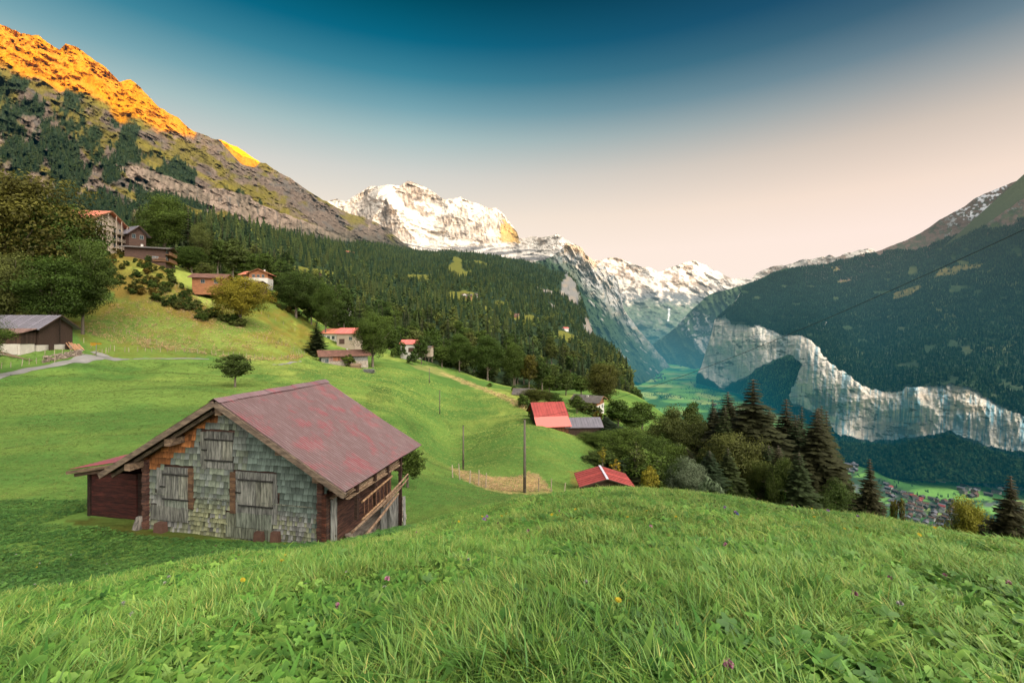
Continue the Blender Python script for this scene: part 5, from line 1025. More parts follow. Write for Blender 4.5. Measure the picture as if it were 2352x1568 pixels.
for o in [o for o in C.objects if o.name.startswith('plank') and o.parent is None]: o.matrix_basis = HM
lad = empty('ladder', HM @ Vector((3.82, 1.3, 1.1)), HUT.rotation_euler.z, 'long wooden ladder hung lengthwise along the right wall of the hut', 'ladder')
for dz in (0, -.52): mb = MB(); mb.tube([(0, 0, dz), (0, 1.9, dz+.17)], .032, 7, (.8, .7, .6)); mb.build('rail', M_PLANK, lad)
for k in range(8): mb = MB(); y = .12+k*.235; mb.tube([(0, y, .01+y*.09), (.0, y+.03, -.52+y*.09)], .018, 5, (.35, .25, .22)); mb.build('rung', M_PLANK, lad)
for i, (a, b, r, c, lb) in enumerate([((3.95, .55, .55), (3.9, 3.7, .78), .045, .75, 'long grey pole lying slanted along the right wall of the hut'), ((4.02, .9, .15), (3.95, 3.4, .62), .05, .9, 'thick pale pole slanting up along the right wall of the hut'),
                                     ((3.9, 2.6, .75), (3.88, 4.3, 1.0), .04, 1.1, 'short pale beam end sticking out at the far corner of the hut'), ((3.8, 2.6, .45), (3.95, 4.2, .9), .035, .95, 'thin plank under the ladder of the hut')]):
    mb = MB(); c *= .62; mb.tube([a, ((a[0]+b[0])/2, (a[1]+b[1])/2, (a[2]+b[2])/2-.02), b], [r, r*.9, r*.7], 7, (c, c*.95, c*.95)); o = mb.build('pole', M_PLANK); o.matrix_basis = HM; tag(o, lb, 'pole')
for i, (y, dy, x, c, lb) in enumerate([(3.2, .0, 3.95, .8, 'grey board leaning against the low stone footing, nearer one'), (3.7, .35, 4.05, 1., 'grey board leaning crosswise against the footing, farther one')]):
    mb = MB(); mb.beam((x, y, -1.2), (x-.2, y+dy, .3), .16, .03, (c, c, c), up=(1, 0, 0)); o = mb.build('board', M_GREYW); o.matrix_basis = HM; tag(o, lb, 'board')
mb = MB()                                         # boarded lower screen and rubble footing
for k in range(5): mb.box(3.62, 3.66, 2.75+k*.28, 3.01+k*.28, -1.3, .32+k*.02, (.75+.1*(k % 2),)*3)
mb.build('board_screen', M_GREYW, HUT)
def rubble(parent, x0, x1, y0, y1, z0, z1, n, mat, s=.16, seed=1):
    r = random.Random(seed); mb = MB(); mb.box(x0+.02, x1-.02, y0+.02, y1-.02, z0, z1-.03, (.5, .5, .5))
    for k in range(n):
        c = Vector((r.uniform(x0, x1), r.uniform(y0, y1), r.uniform(z0, z1)))
        if r.random() < .5: c.x = x0 if r.random() < .5 else x1
        else: c.y = y0 if r.random() < .5 else y1
        bm = bmesh.new(); bmesh.ops.create_icosphere(bm, subdivisions=1, radius=1); a = r.uniform(.6, 1.3)*s; M = Matrix.Translation(c) @ Matrix.Rotation(r.uniform(0, 3), 4, 'Z') @ Matrix.Diagonal((a, a*.8, a*.55, 1))
        g = r.uniform(.75, 1.25); mb.add([M @ (v.co*r.uniform(.85, 1.1)) for v in bm.verts], [tuple(v.index for v in f.verts) for f in bm.faces], (g, g*r.uniform(.92, 1), g*.95)); bm.free()
    return mb.build('stone_footing', mat, parent)
rubble(HUT, 3.02, 3.5, 1.6, 4.75, -1.5, -.05, 150, M_STONE, .17, 3)
rubble(HUT, -3.25, -3.02, .5, .8, -.6, .05, 14, M_STONE, .12, 4)
# lean-to on the left
LT = []
mb = MB()
V = []; n = 120
for i, (x, z) in enumerate(((-6.45, 1.56), (-5.0, 1.82), (-3.55, 2.08))):
    for j in range(n+1): y = .72+4.2*j/n; V.append((x, y, z+.012*math.cos(j*math.pi/2)))
addmesh('lean_to_roof', npmesh('lean_to_roof', np.array(V), gridfaces(3, n+1), tile([1.5, .75, .9], len(V)), True), M_CORR, HUT)
mb = MB(); mb.beam((-6.45, .74, 1.47), (-3.8, .74, 1.95), .05, .10, (1.1, 1, .9)); mb.beam((-6.3, .9, 1.36), (-4.0, .9, 1.78), .10, .10, (.6, .5, .5)); mb.build('barge_board', M_BARGE, HUT)
mb = MB()
for k in range(12):
    z0 = -.45+k*.16; c = rs.uniform(.7, 1.3)
    if z0 < 1.35: mb.box(-5.85, -4.02, 1.05, 1.10, z0, z0+.150, (c*.75, c*.38, c*.42))
    mb.box(-5.9, -5.85, 1.05, 4.6, z0, z0+.152, (c, c*.6, c*.6))
mb.box(-3.2, -3.15, 1.05, 4.6, -.5, 1.9, (.3, .3, .3)); mb.box(-5.9, -3.2, 4.5, 4.55, -.5, 1.5, (.3, .3, .3))
mb.build('lean_to_wall', M_LOGW, HUT)
mb = MB(); mb.box(-4.02, -3.22, 1.09, 1.13, -.45, 1.5, (.35, .28, .3)); mb.build('door', M_LOGW, HUT)
mb = MB(); mb.box(-5.95, -5.85, .99, 1.09, -.5, 1.5, (.5, .45, .45)); mb.build('corner_post', M_DARKW, HUT)
for (zx0, zy0, zx1, zy1, yf, mat, nm, lb) in [(604, 952, 655, 988, .34, M_BROWNR, 'block', 'reddish brown block at the left foot of the shingled gable'), (1192, 1005, 1242, 1042, .40, M_BROWNR, 'block', 'reddish block under the right shutter, left one of two'), (1290, 1005, 1338, 1042, .40, M_BROWNR, 'block', 'reddish block under the right shutter, right one of two')]:
    xa, za = wq(zx0, zy1, yf); xb, zt = wq(zx1, zy0, yf); mb = MB(); mb.hexa([(xa, yf, za-.12), (xb, yf, za-.12), (xb, .56, za-.12), (xa, .56, za-.12)], [(xa+.02, yf+.02, zt), (xb-.02, yf+.03, zt+.01), (xb-.02, .54, zt+.01), (xa+.01, .54, zt)], (.6, .62, .6))
    o = mb.build(nm, mat); o.matrix_basis = HM; tag(o, lb, 'block')
mb = MB(); mb.hexa([(-4.5, .2, -.35), (-3.35, .1, -.35), (-3.3, 1.0, -.35), (-4.2, 1.02, -.35)], [(-4.5, .2, -.10), (-3.35, .1, -.08), (-3.3, 1.0, -.06), (-4.2, 1.02, -.06)], (.45, .47, .5)); o = mb.build('stone_slab', M_CONC); o.matrix_basis = HM; tag(o, 'flat grey slab lying before the dark lean-to door of the hut', 'slab')
mb = MB(); mb.hexa([(-3.33, .2, -.35), (-3.05, .15, -.35), (-3.1, .5, -.35), (-3.3, .5, -.35)], [(-3.25, .42, .42), (-3.08, .4, .45), (-3.08, .5, .45), (-3.25, .5, .42)], (1, .9, .85)); o = mb.build('board', M_GREYW); o.matrix_basis = HM; tag(o, 'short grey board leaning at the left corner of the shingled gable', 'board')

# ---- a general house: gable front towards local -y
def house(name, label, cat, pos, rz, w, l, h, pitch, roofm, wallm, lower=None, lh=0., over=.8, win=(), chim=(), balc=(), door=None, group=None, thick=.14, vent=0, sink=1.5, roof2=None):
    o = empty(name, pos, rz, label, cat, group); hw = w/2; rh = hw*pitch; mb = MB()
    def walls(mb, z0, z1, gable, e=0.):
        a, b = hw+e, l/2+e
        V = [(-a, -b, z0), (a, -b, z0), (a, b, z0), (-a, b, z0), (-a, -b, z1), (a, -b, z1), (a, b, z1), (-a, b, z1)]; Fc = [(0, 1, 5, 4), (1, 2, 6, 5), (2, 3, 7, 6), (3, 0, 4, 7)]
        if gable: V += [(0, -b, z1+rh), (0, b, z1+rh)]; Fc += [(4, 5, 8), (6, 7, 9)]
        else: Fc.append((4, 5, 6, 7))
        mb.add(V, Fc)
    walls(mb, lh if lower else -sink, h, True); mb.build('wall', wallm, o)
    if lower: mb = MB(); walls(mb, -sink, lh, False, .06); mb.build('base_wall', lower, o)
    R = MB(); zo = .03
    for sg in (-1, 1):
        ex = hw+over; ez = h-over*pitch; a = [(0, -l/2-over, h+rh+zo), (sg*ex, -l/2-over, ez+zo), (sg*ex, l/2+over, ez+zo), (0, l/2+over, h+rh+zo)]
        b = [(p[0], p[1], p[2]+thick) for p in a]
        if sg < 0: a = a[::-1]; b = b[::-1]
        R.hexa(a, b)
        if roofm in (M_RED, M_REDL, M_GREYMET, M_SALMON):
            ns = int((l+2*over)/.55)
            for k in range(1, ns):
                yy = -l/2-over+(l+2*over)*k/ns; R.beam((sg*.05, yy, h+rh+zo+thick+.012), (sg*ex, yy, ez+zo+thick+.012), .05, .05, (.72, .72, .72) if k % 4 else (1.5, 1.5, 1.5))
    rf = R.build('roof', roofm, o)
    m2 = MB()
    for sg in (-1, 1):
        for yy in (-l/2-over-.03, l/2+over+.03): m2.beam((0, yy, h+rh+zo+thick*.4), (sg*(hw+over), yy, h-over*pitch+zo+thick*.4), .05, thick*1.5, (1, 1, 1))
    m2.build('barge_board', wallm if wallm in (M_DARKW, M_CHAD) else M_CHAW, rf)
    for (x, y, cw, ch) in chim:
        m = MB(); zt = h+rh-abs(x)*pitch; m.box(x-cw/2, x+cw/2, y-cw/2, y+cw/2, zt-.3, zt+ch); m.box(x-cw/2-.06, x+cw/2+.06, y-cw/2-.06, y+cw/2+.06, zt+ch, zt+ch+.1, (.6, .6, .6)); m.build('chimney', M_WHITE if cat != 'hotel' else M_DARK, rf)
    for (s, u, z, ww, wh) in win:                # side f front gable, r right long side, l left, u along it
        if s == 'f': M = Matrix.Translation((u, -l/2, z))
        elif s == 'r': M = Matrix.Translation((hw, u, z)) @ Matrix.Rotation(math.pi/2, 4, 'Z')
        else: M = Matrix.Translation((-hw, u, z)) @ Matrix.Rotation(-math.pi/2, 4, 'Z')
        e = .09 if (lower and z < lh) else .03
        f = MB(); f.box(-ww/2-.08, ww/2+.08, -e-.04, -e, -.08, 0, M=M); f.box(-ww/2-.08, ww/2+.08, -e-.04, -e, wh, wh+.08, M=M)
        f.box(-ww/2-.08, -ww/2, -e-.04, -e, 0, wh, M=M); f.box(ww/2, ww/2+.08, -e-.04, -e, 0, wh, M=M); f.box(-.03, .03, -e-.03, -e, 0, wh, M=M)
        fr = f.build('window', M_WFRAME, o); p = MB(); p.box(-ww/2, ww/2, -e-.015, -e+.02, 0, wh, M=M); p.build('pane', M_GLASS, fr)
    if door:
        s, u, z, ww, wh = door; M = Matrix.Translation((u, -l/2, z)) if s == 'f' else Matrix.Translation((hw, u, z)) @ Matrix.Rotation(math.pi/2, 4, 'Z') if s == 'r' else Matrix.Translation((-hw, u, z)) @ Matrix.Rotation(-math.pi/2, 4, 'Z')
        d = MB(); d.box(-ww/2, ww/2, -.12, -.02, 0, wh, M=M); d.build('door', M_CHAD, o)
    for (s, u, z, ln, dp) in balc:
        M = Matrix.Translation((u, -l/2, z)) if s == 'f' else Matrix.Translation((hw, u, z)) @ Matrix.Rotation(math.pi/2, 4, 'Z') if s == 'r' else Matrix.Translation((-hw, u, z)) @ Matrix.Rotation(-math.pi/2, 4, 'Z')
        b = MB(); b.box(-ln/2, ln/2, -dp, -.02, -.18, 0, (1, 1, 1), M=M)
        bo = b.build('balcony', M_TAUP if cat == 'hotel' else M_CHAW, o); r = MB(); r.box(-ln/2, ln/2, -dp-.04, -dp+.04, .95, 1.05, M=M)
        nb = int(ln/.28)
        for k in range(nb+1): x = -ln/2+ln*k/nb; r.box(x-.04, x+.04, -dp-.02, -dp+.02, 0, .95, (.9, .9, .9), M=M)
        r.build('railing', M_TAUP if cat == 'hotel' else M_CHAW, bo)
    return o
def gp(x, y, D, dz=0.): p = ground(x, y, D, .85, 1.18); p.z += dz; return p
R_ = math.radians
def lumber(parent): pass
# dark barn at the left
bp = gp(75, 806, 77)
LB = house('barn', 'dark timber barn with grey metal roof and pale walled base at the left edge', 'barn', bp+Vector((-4.4, 3.2, .1)), R_(94), 7.0, 10.5, 4.4, .60, M_GREYMET, M_DARKW, M_CONC, 1.0, 1.0, sink=3)
mb = MB()                                         # lower rusty catslide on the camera side with boarded annex
mb.hexa([(-4.6, -5.9, 3.95), (-7.2, -5.4, 3.15), (-7.2, 6.0, 3.15), (-4.6, 6.4, 3.95)][::-1], [(-4.6, -5.9, 4.07), (-7.2, -5.4, 3.27), (-7.2, 6.0, 3.27), (-4.6, 6.4, 4.07)][::-1]); mb.build('lean_to_roof', M_RUST, LB)
mb = MB()
for k in range(34): y = -4.9+k*.31; g = rs.uniform(.6, 1.5); mb.box(-6.52, -6.45, y, y+.29, 1.3, 3.35, (g*(2.2 if k > 20 else 1), g*(1.4 if k > 20 else .9), g*.8))
for k in range(9): x = -6.45+k*.3; g = rs.uniform(.6, 1.2); mb.box(x, x+.28, -4.95, -4.9, 1.3, 3.4, (g, g, g))
mb.build('annex_wall', M_DARKW, LB)
mb = MB(); mb.box(-6.5, -3.9, -4.85, 5.6, -3, 1.3); mb.build('base_wall', M_CONC, LB)
mb = MB(); mb.box(-6.6, -6.5, -4.4, -3.2, -.6, 1.3); mb.build('door', M_CONC, LB)
mb = MB(); mb.box(-2.2, -1.2, -5.90, -5.78, -.5, 1.35); mb.box(1.2, 2., -5.9, -5.78, -.5, 1.2); mb.build('door', M_DARKW, LB)
mb = MB(); mb.box(-.08, .08, -5.95, -5.78, 1.3, 6.2, (.5, .5, .5)); mb.build('gable_post', M_DARKW, LB)
for k in range(11):
    mb = MB(); x = 1.2+k*.28; g = rs.uniform(.8, 1.2); mb.beam((x+rs.uniform(.3, .8), -7.0, -.9), (x, -5.95, rs.uniform(.7, 1.5)), .22, .04, (g*1.1, g*.85, g*.75), up=(0, 1, 0))
    o = mb.build('board', M_PLANK); o.matrix_basis = Matrix.Translation(LB.location) @ Matrix.Rotation(R_(94), 4, 'Z'); tag(o, 'sawn board leaning against the gable base of the left barn', 'board', 'boards leaning against the left barn')
for k in range(5):
    mb = MB(); a = gp(-10+k*3, 812+k*2, 70, .2); b = gp(70, 830, 68, .1); mb.tube([a+Vector((0, 0, .5-.06*k)), b+Vector((k*.1, 0, .1))], .05, 6, (.6, .6, .6)); o = mb.build('pole', M_PLANK); tag(o, 'long thin pole lying in the pile beside the base of the left barn', 'pole', 'poles piled beside the left barn')
# low stone wall under the barn
wallo = empty('stone_wall', gp(150, 822, 70), 0, 'low rubble retaining wall between the left barn and the road', 'wall'); wp = wallo.location
a = gp(104, 832, 69); b = gp(188, 816, 74); mbd = (b-a); mb = MB()
r2 = random.Random(9)
for k in range(230):
    t = r2.random(); c = a.lerp(b, t)-wp+Vector((r2.uniform(-.1, .1), r2.uniform(-.25, .05), r2.uniform(-.4, 1.05))); s_ = r2.uniform(.12, .26); g = r2.uniform(.55, 1.15)
    M = Matrix.Translation(c) @ Matrix.Rotation(r2.uniform(-.2, .2), 4, 'Z'); mb.hexa([M @ Vector(q) for q in ((-s_, -.2, -s_*.5), (s_, -.2, -s_*.5), (s_, .2, -s_*.5), (-s_, .2, -s_*.5))], [M @ Vector(q) for q in ((-s_*.9, -.17, s_*.45), (s_*.85, -.16, s_*.5), (s_*.9, .2, s_*.45), (-s_*.9, .2, s_*.5))], (g, g*.92, g*.9))
mb.build('masonry', M_STONE, wallo)
# hotel on the hill
hp = on_meadow(222, 172); hp.z = (HY-556)/F*172
HO = house('hotel', 'apartment hotel with salmon roof and three rows of balconies on the hill', 'hotel', hp+Vector((-12.5, 6, -.5)), R_(97), 17, 21, 9.6, .50, M_SALMON, M_TAUP, over=1.6, chim=((-3, 1, .7, 1.2), (-3.5, -6, .25, .5)), sink=5, thick=.3,
    win=[('f', u, z, 1.6, 1.9) for z in (.4, 3.3, 6.2) for u in (-6.4, -3.8, 3.8, 6.4)]+[('l', u, z, 1.4, 1.5) for z in (3.5, 6.4) for u in (-7, -3.5, 0, 4)], balc=[('l', -5, 5.9, 10, 1.6)]+[('f', -4.9, z, 6.8, 1.7) for z in (.1, 3.0, 5.9)]+[('f', 4.9, z, 6.8, 1.7) for z in (.1, 3.0, 5.9)]+[('l', -5, z, 10, 1.6) for z in (3.0,)])
mb = MB()
for k in range(13): mb.box(-1.9+k*.3, -1.66+k*.3, -10.72, -10.55, -.5, 11.6-abs(k-6)*.12, (1.25, 1.25, 1.25))
mb.build('timber_screen', M_TAUP, HO)
for x in (-8.1, -5, -2.1, 2.1, 5, 8.1): mb = MB(); mb.box(x-.1, x+.1, -12.1, -11.9, -2, 9.6+(8.5-abs(x))*.48-.1, (1.2, 1.2, 1.2)); mb.build('balcony_post', M_TAUP, HO)
mb = MB(); mb.hexa([(-4.2, -6.2, 11.87), (-2.9, -6.2, 12.52), (-2.9, -4.2, 12.52), (-4.2, -4.2, 11.87)], [(-4.2, -6.2, 11.97), (-2.9, -6.2, 12.62), (-2.9, -4.2, 12.62), (-4.2, -4.2, 11.97)], (1, 1, 1)); mb.build('skylight', M_WFRAME, HO)
def spot(x, y, D): v = on_meadow(x, D); v.z = (HY-y)/F*D; return v
house('house', 'house with grey metal roof and steep open gable behind the balcony hotel', 'house', spot(284, 556, 186)+Vector((0, 4, 0)), R_(72), 6.5, 7, 4.2, .9, M_GREYMET, M_CHAD, over=1.3, sink=8, win=[('f', -1.5, 2., 1.3, 1.6), ('f', 1.5, 2., 1.3, 1.6)])
house('chalet', 'long dark brown chalet with flat dark roof and corner balconies right of the hotel', 'chalet', spot(330, 586, 170)+Vector((-1, 4, -1.2)), R_(112), 8.5, 12.5, 4.0, .22, M_GREYR, M_CHAD, over=1.4, sink=9, chim=((-1, 2, .6, .9),), win=[('f', -3, 2.3, 1.6, 1.4), ('f', 1, 2.3, 1.6, 1.4), ('f', -3, -.2, 1.6, 1.4), ('l', -3, .1, 1.8, .8)], balc=[('f', 0, 1.9, 9.5, 1.3), ('f', 0, -.7, 9.5, 1.3), ('l', -4.4, -.7, 4, .6)])
house('chalet', 'log chalet with wide brown roof behind the yellowing maple', 'chalet', spot(478, 657, 155)+Vector((0, 2, 0)), R_(104), 7, 9.4, 2.9, .40, M_BROWNR, M_CHAO, over=1.0, sink=3, win=[('l', -2.5, .9, 1.1, 1.1), ('l', 1.5, .9, 1.1, 1.1), ('f', 0, 1., 1.1, 1.1)])
house('chalet', 'pale orange chalet on the hillside above the yellowing maple, right one of the pair', 'chalet', spot(600, 648, 190), R_(12), 7, 7, 3.4, .45, M_SALMON, M_CHAO, M_WHITE, 1.4, 1., sink=3, win=[('f', -1.8, 1.7, .9, 1.), ('f', 0, 1.7, .9, 1.), ('f', 1.8, 1.7, .9, 1.)], chim=((1, 1, .5, .8),))
house('chalet', 'narrow chalet half hidden left of the pale orange chalet', 'chalet', spot(575, 647, 192), R_(70), 5, 5, 3.0, .5, M_SALMON, M_CHAO, M_WHITE, 1.2, .8, sink=3, win=[('l', 0, 1.6, .9, 1.)])
house('shed', 'small dark shed with brown roof under the pale orange chalet', 'shed', spot(590, 668, 178), R_(60), 4.5, 6, 2.4, .5, M_BROWNR, M_CHAD, over=.8, sink=3, win=[('l', -1, .8, .8, .8)])
def wspot(x, y, D=None):
    V = WOOD.world(np.array([float(x)]), np.array([float(y)]))[0]; return Vector(V)
house('chalet', 'tiny dark chalet alone on the upper forest meadow', 'chalet', wspot(733, 640), R_(30), 8, 9, 4, .5, M_BROWNR, M_CHAD, M_WHITE, 1.5, 1., sink=2, win=[('f', -1.5, 2, 1, 1), ('f', 1.5, 2, 1, 1)])
house('chalet', 'white and brown chalet among trees above the long red roofed house', 'chalet', spot(786, 712, 235), R_(25), 8, 8, 5.2, .6, M_BROWNR, M_CHAD, M_WHITE, 2.6, 1., sink=3, win=[('f', -2, .8, 1, 1.2), ('f', 0, .8, 1, 1.2), ('f', 2, .8, 1, 1.2), ('f', 0, 3.4, 1.2, 1)])
house('house', 'long house with grey and orange roofs behind the tall round maple', 'house', spot(768, 782, 190)+Vector((0, 3, 0)), R_(78), 8, 9, 3.2, .42, M_SALMON, M_WHITE, over=.9, sink=3, win=[('l', u, .6, 1.2, 1.3) for u in (-3, -.8, 1.4)], chim=((1, -1.5, .5, .8),))
mb = MB(); o = [q for q in C.objects if q.name == 'house.001' or q.name == 'house'][-1]
house('house', 'taller annex with light red roof beside the round maple', 'house', spot(800, 786, 184)+Vector((0, 2, 0)), R_(84), 7.5, 7.5, 3.8, .5, M_REDL, M_TAUP, over=.7, sink=3, win=[('l', -2, 1, 1.2, 1.2)], door=('l', 1.6, -.6, 2.2, 2.))
FH = house('farmhouse', 'weathered farmhouse with brown roof, boarded wall and stone base on the meadow', 'farmhouse', gp(768, 836, 142)+Vector((2.0, 2.2, -.2)), R_(-62), 6.6, 13.5, 3.0, .42, M_BROWNR, M_GREYW, M_STONE, 1.15, .9, sink=2, chim=((-.6, 1.2, .5, .7),), win=[('r', -5.2, .9, .9, 1.1), ('f', 1., 1., .9, 1.)], door=('r', 1.2, 0, 1., 2.))
mb = MB()
for k in range(24): g = rs.uniform(.6, 1.3); y = -4.6+k*.2; mb.box(3.36, 3.44, y, y+.18, 1.3, 2.9, (g*1.5, g*(.62 if 5 < k < 16 else .9), g*(.4 if 5 < k < 16 else .85)))
mb.build('boarding', M_GREYW, FH)
house('house', 'small house with bright red roof and white wall at the forest edge', 'house', spot(947, 808, 195), R_(84), 6, 8, 3.6, .5, M_REDL, M_WHITE, over=.6, sink=3, door=('l', -.5, 0, 2.4, 1.9))
house('shed', 'tiny pale shed right of the small red roofed house', 'shed', spot(985, 808, 196), R_(80), 3, 3, 2., .3, M_GREYR, M_TAUP, over=.3, sink=2)
house('hut', 'little hut with grey roof behind the dry grass bank', 'hut', spot(1205, 917, 152), R_(80), 5.5, 6.5, 2.2, .5, M_GREYR, M_TAUP, over=.6, sink=3, win=[('l', 1, .6, .8, .8)])
house('chalet', 'pale chalet with grey brown roof below the tall oval tree', 'chalet', spot(1352, 938, 140), R_(62), 7, 7.5, 2.8, .35, M_GREYR, M_CHAO, M_WHITE, 1.6, 1., sink=3, chim=((-1, 0, .5, .5),), win=[('f', -1.5, .4, .9, .9), ('f', 1.5, .4, .9, .9), ('l', 0, .4, .9, .9)])
# barn with red and grey roofs
BP = gp(1300, 1000, 105)
RB = house('barn', 'wooden barn with steep two tone red roof on the lower meadow', 'barn', BP+Vector((-3.4, 4.0, -.1)), R_(100), 6.0, 5.6, 3.6, .62, M_RED, M_DARKW, over=.7, sink=2)
mb = MB(); mb.hexa([(-6.2, -3.3, 1.75), (-6.2, 3.6, 1.75), (-3.7, 3.6, 3.25), (-3.7, -3.3, 3.25)][::-1], [(-6.2, -3.3, 1.87), (-6.2, 3.6, 1.87), (-3.7, 3.6, 3.37), (-3.7, -3.3, 3.37)][::-1]); mb.build('lower_roof', M_REDL, RB)
mb = MB()
for k in range(26): g = rs.uniform(.7, 1.6); y = -2.9+k*.22; mb.box(-5.4, -5.32, y, y+.2, -2., 2.1, (g*(2.2 if k < 14 else 1.2), g*(1.5 if k < 14 else 1.1), g))
mb.build('boarding', M_DARKW, RB)
house('barn', 'low dark boarded barn with grey metal roof beside the two tone red roof', 'barn', BP+Vector((3.3, 1.8, -.5)), R_(94), 4.6, 6.6, 2.0, .5, M_GREYMET, M_DARKW, over=.5, sink=2)
# red roofed shed, its gable towards us
SP = P(1386, 1100, 49.3); SP.z = -15.25-1.86
RS = house('shed', 'shed with bright red metal roof just beyond the crest of the near meadow', 'shed', SP, R_(-1), 4.6, 3.4, 1.05, .30, M_RED, M_DARKW, over=.6, sink=2, thick=.08)
mb = MB(); mb.hexa([(-.12, -2.36, 1.84), (.12, -2.36, 1.84), (.12, 2.36, 1.84), (-.12, 2.36, 1.84)], [(-.12, -2.36, 1.89), (.12, -2.36, 1.89), (.12, 2.36, 1.89), (-.12, 2.36, 1.89)], (4, 4, 4)); mb.build('ridge_cap', M_GREYMET, RS)
# ---- poles, cable, signpost
def pole(x, ytop, ybase, D, r, label):
    b = gp(x, ybase, D); h = (HY-ytop)/F*b.y-b.z
    o = empty('utility_pole', b, 0, label, 'utility pole'); mb = MB(); mb.tube([(0, 0, -.5), (0, 0, h*.5), (0, 0, h)], [r*1.25, r, r*.75], 10); mb.build('shaft', M_POLE, o, True)
    mb = MB(); mb.tube([(0, 0, h*.06), (0, 0, h*.22)], r*1.28, 8, (.4, .35, .3)); mb.build('footing_sleeve', M_POLE, o) if D < 70 else None
    mb = MB(); mb.tube([(0, 0, h), (0, 0, h+.12)], [.03, .05], 6, (2, 2, 2)); mb.build('insulator', M_WIRE, o)
    return b+Vector((0, 0, h+.1))
p1 = pole(1205, 964, 1131, 42, .11, 'nearest and thickest wooden utility pole in the dry grass'); p1.x += .22
p2 = pole(1064, 978, 1077, 64, .10, 'second nearest utility pole, left above the dry grass'); p3 = pole(1010, 896, 951, 110, .10, 'third utility pole up the meadow'); p4 = pole(986, 846, 880, 150, .10, 'farthest utility pole high on the meadow')
cab = empty('power_cable', p1, 0, 'single black cable rising from the nearest pole across the valley view to the upper right', 'cable')
def sag(a, b, s, n=28): return [a.lerp(b, i/n)-Vector((0, 0, 4*s*(i/n)*(1-i/n))) for i in range(n+1)]
mb = MB(); e = P(2500, 458, 13); mb.tube([q-cab.location for q in sag(p1, e, 1.0)], .0105, 5, cap=False); mb.build('span', M_WIRE, cab, True)
mb = MB(); mb.tube([q-cab.location for q in sag(p1, p2, 1.6)], .010, 4, cap=False); mb.build('span', M_WIRE, cab, True)
sg = empty('signpost', gp(221, 812, 75), 0, 'hiking signpost with yellow arrow signs at the road fork', 'signpost')
mb = MB(); mb.tube([(0, 0, -.2), (0, 0, 2.7)], .06, 8); mb.build('post', M_STEEL, sg)
for dz, d in ((2.5, -1), (2.2, -1), (2.42, 1)):
    mb = MB(); x0, x1 = (0, d*1.15); V = [(x0, -.08, dz-.13), (x1*.82, -.08, dz-.13), (x1, -.08, dz), (x1*.82, -.08, dz+.13), (x0, -.08, dz+.13)]; V += [(v[0], -.05, v[2]) for v in V]
    mb.add(V, [(0, 1, 2, 3, 4), (9, 8, 7, 6, 5)]+[(i, (i+1) % 5, 5+(i+1) % 5, 5+i) for i in range(5)]); mb.build('arrow_sign', M_YSIGN, sg)
mb = MB(); mb.beam((-.9, -.3, -.1), (1.0, -.3, 1.3), .14, .05, (1.1, 1.1, 1.1)); o = mb.build('board', M_POST); o.location = sg.location; tag(o, 'pale plank leaning crosswise at the foot of the signpost', 'board')
# ---- roads
def strip(name, pts, wid, mat, D0, lift=.05):
    cs = [gp(*p) for p in pts]; n = 90; ks = np.linspace(0, len(cs)-1, n); X = np.interp(ks, range(len(cs)), [c.x for c in cs]); Y = np.interp(ks, range(len(cs)), [c.y for c in cs]); V = []
    wv = np.interp(ks, range(len(cs)), wid)
    for i in range(n):
        j0, j1 = max(0, i-1), min(n-1, i+1); d = Vector((X[j1]-X[j0], Y[j1]-Y[j0], 0)).normalized(); nn = Vector((-d.y, d.x, 0)); zc = tz(X[i], Y[i])
        for k in range(9):
            t = (k/8-.5)*wv[i]*(1+.12*float(vn(np.array([[i*.3, k, 0.]]), 3)[0])); x = X[i]+nn.x*t; y = Y[i]+nn.y*t; V.append((x, y, tz(x, y)+lift))
    return addmesh(name, npmesh(name, np.array(V), gridfaces(n, 9), tile([1, 1, 1], n*9)), mat, kind='structure')
strip('road', [(-120, 888, 64), (0, 862, 66), (60, 850, 68), (120, 840, 70), (180, 830, 73), (235, 822, 77), (285, 820, 80)], [3., 3., 2.8, 2.7, 2.8, 3., 2.2], M_ROAD, 70)
strip('side_road', [(212, 808, 80), (228, 812, 79), (246, 816, 78)], [1.8, 2., 2.2], M_ROAD, 78, .09)
strip('footpath', [(285, 820, 80), (330, 823, 82), (400, 824, 86), (480, 825, 92)], [1.2, .9, .7, .6], M_ROAD, 82, .06)
strip('footpath', [(630, 838, 105), (655, 835, 107), (690, 829, 112)], [.8, 1.0, .8], M_ROAD, 108, .06)
# ---- fences
def fence(pts, n, label, h=1.1, wires=1, jit=.12, D=None):
    cs = [gp(*p) for p in pts]; r = random.Random(len(label)*7+n); o = empty('fence', cs[0], 0, label, 'fence'); tops = []
    for k in range(n):
        t = (k+r.uniform(-.25, .25))/(n-1)*(len(cs)-1); t = max(0, min(len(cs)-1.001, t)); i = int(t); c = cs[i].lerp(cs[i+1], t-i); z = tz(c.x, c.y)
        b = Vector((c.x, c.y, z))-o.location; tp = b+Vector((r.uniform(-jit, jit)*h, r.uniform(-jit, jit), h*r.uniform(.75, 1.15))); tops.append(b.lerp(tp, .8))
        mb = MB(); g = r.uniform(.7, 1.25); mb.tube([b-Vector((0, 0, .3)), tp], [.055, .045], 5, (g, g, g)); mb.build('post', M_POST, o)
    if wires: mb = MB(); mb.tube(tops, .008, 3, (.6, .6, .6), cap=False); mb.build('wire', M_WIRE, o)
    return o
fence([(-20, 848, 62), (40, 838, 64), (90, 834, 66), (125, 832, 67)], 9, 'crooked post fence between the left barn and the road')
fence([(100, 815, 70), (145, 812, 71), (185, 812, 72)], 5, 'short post fence directly in front of the left barn')
fence([(160, 770, 86), (230, 812, 79), (250, 808, 84)], 6, 'post fence climbing the slope right of the left barn')
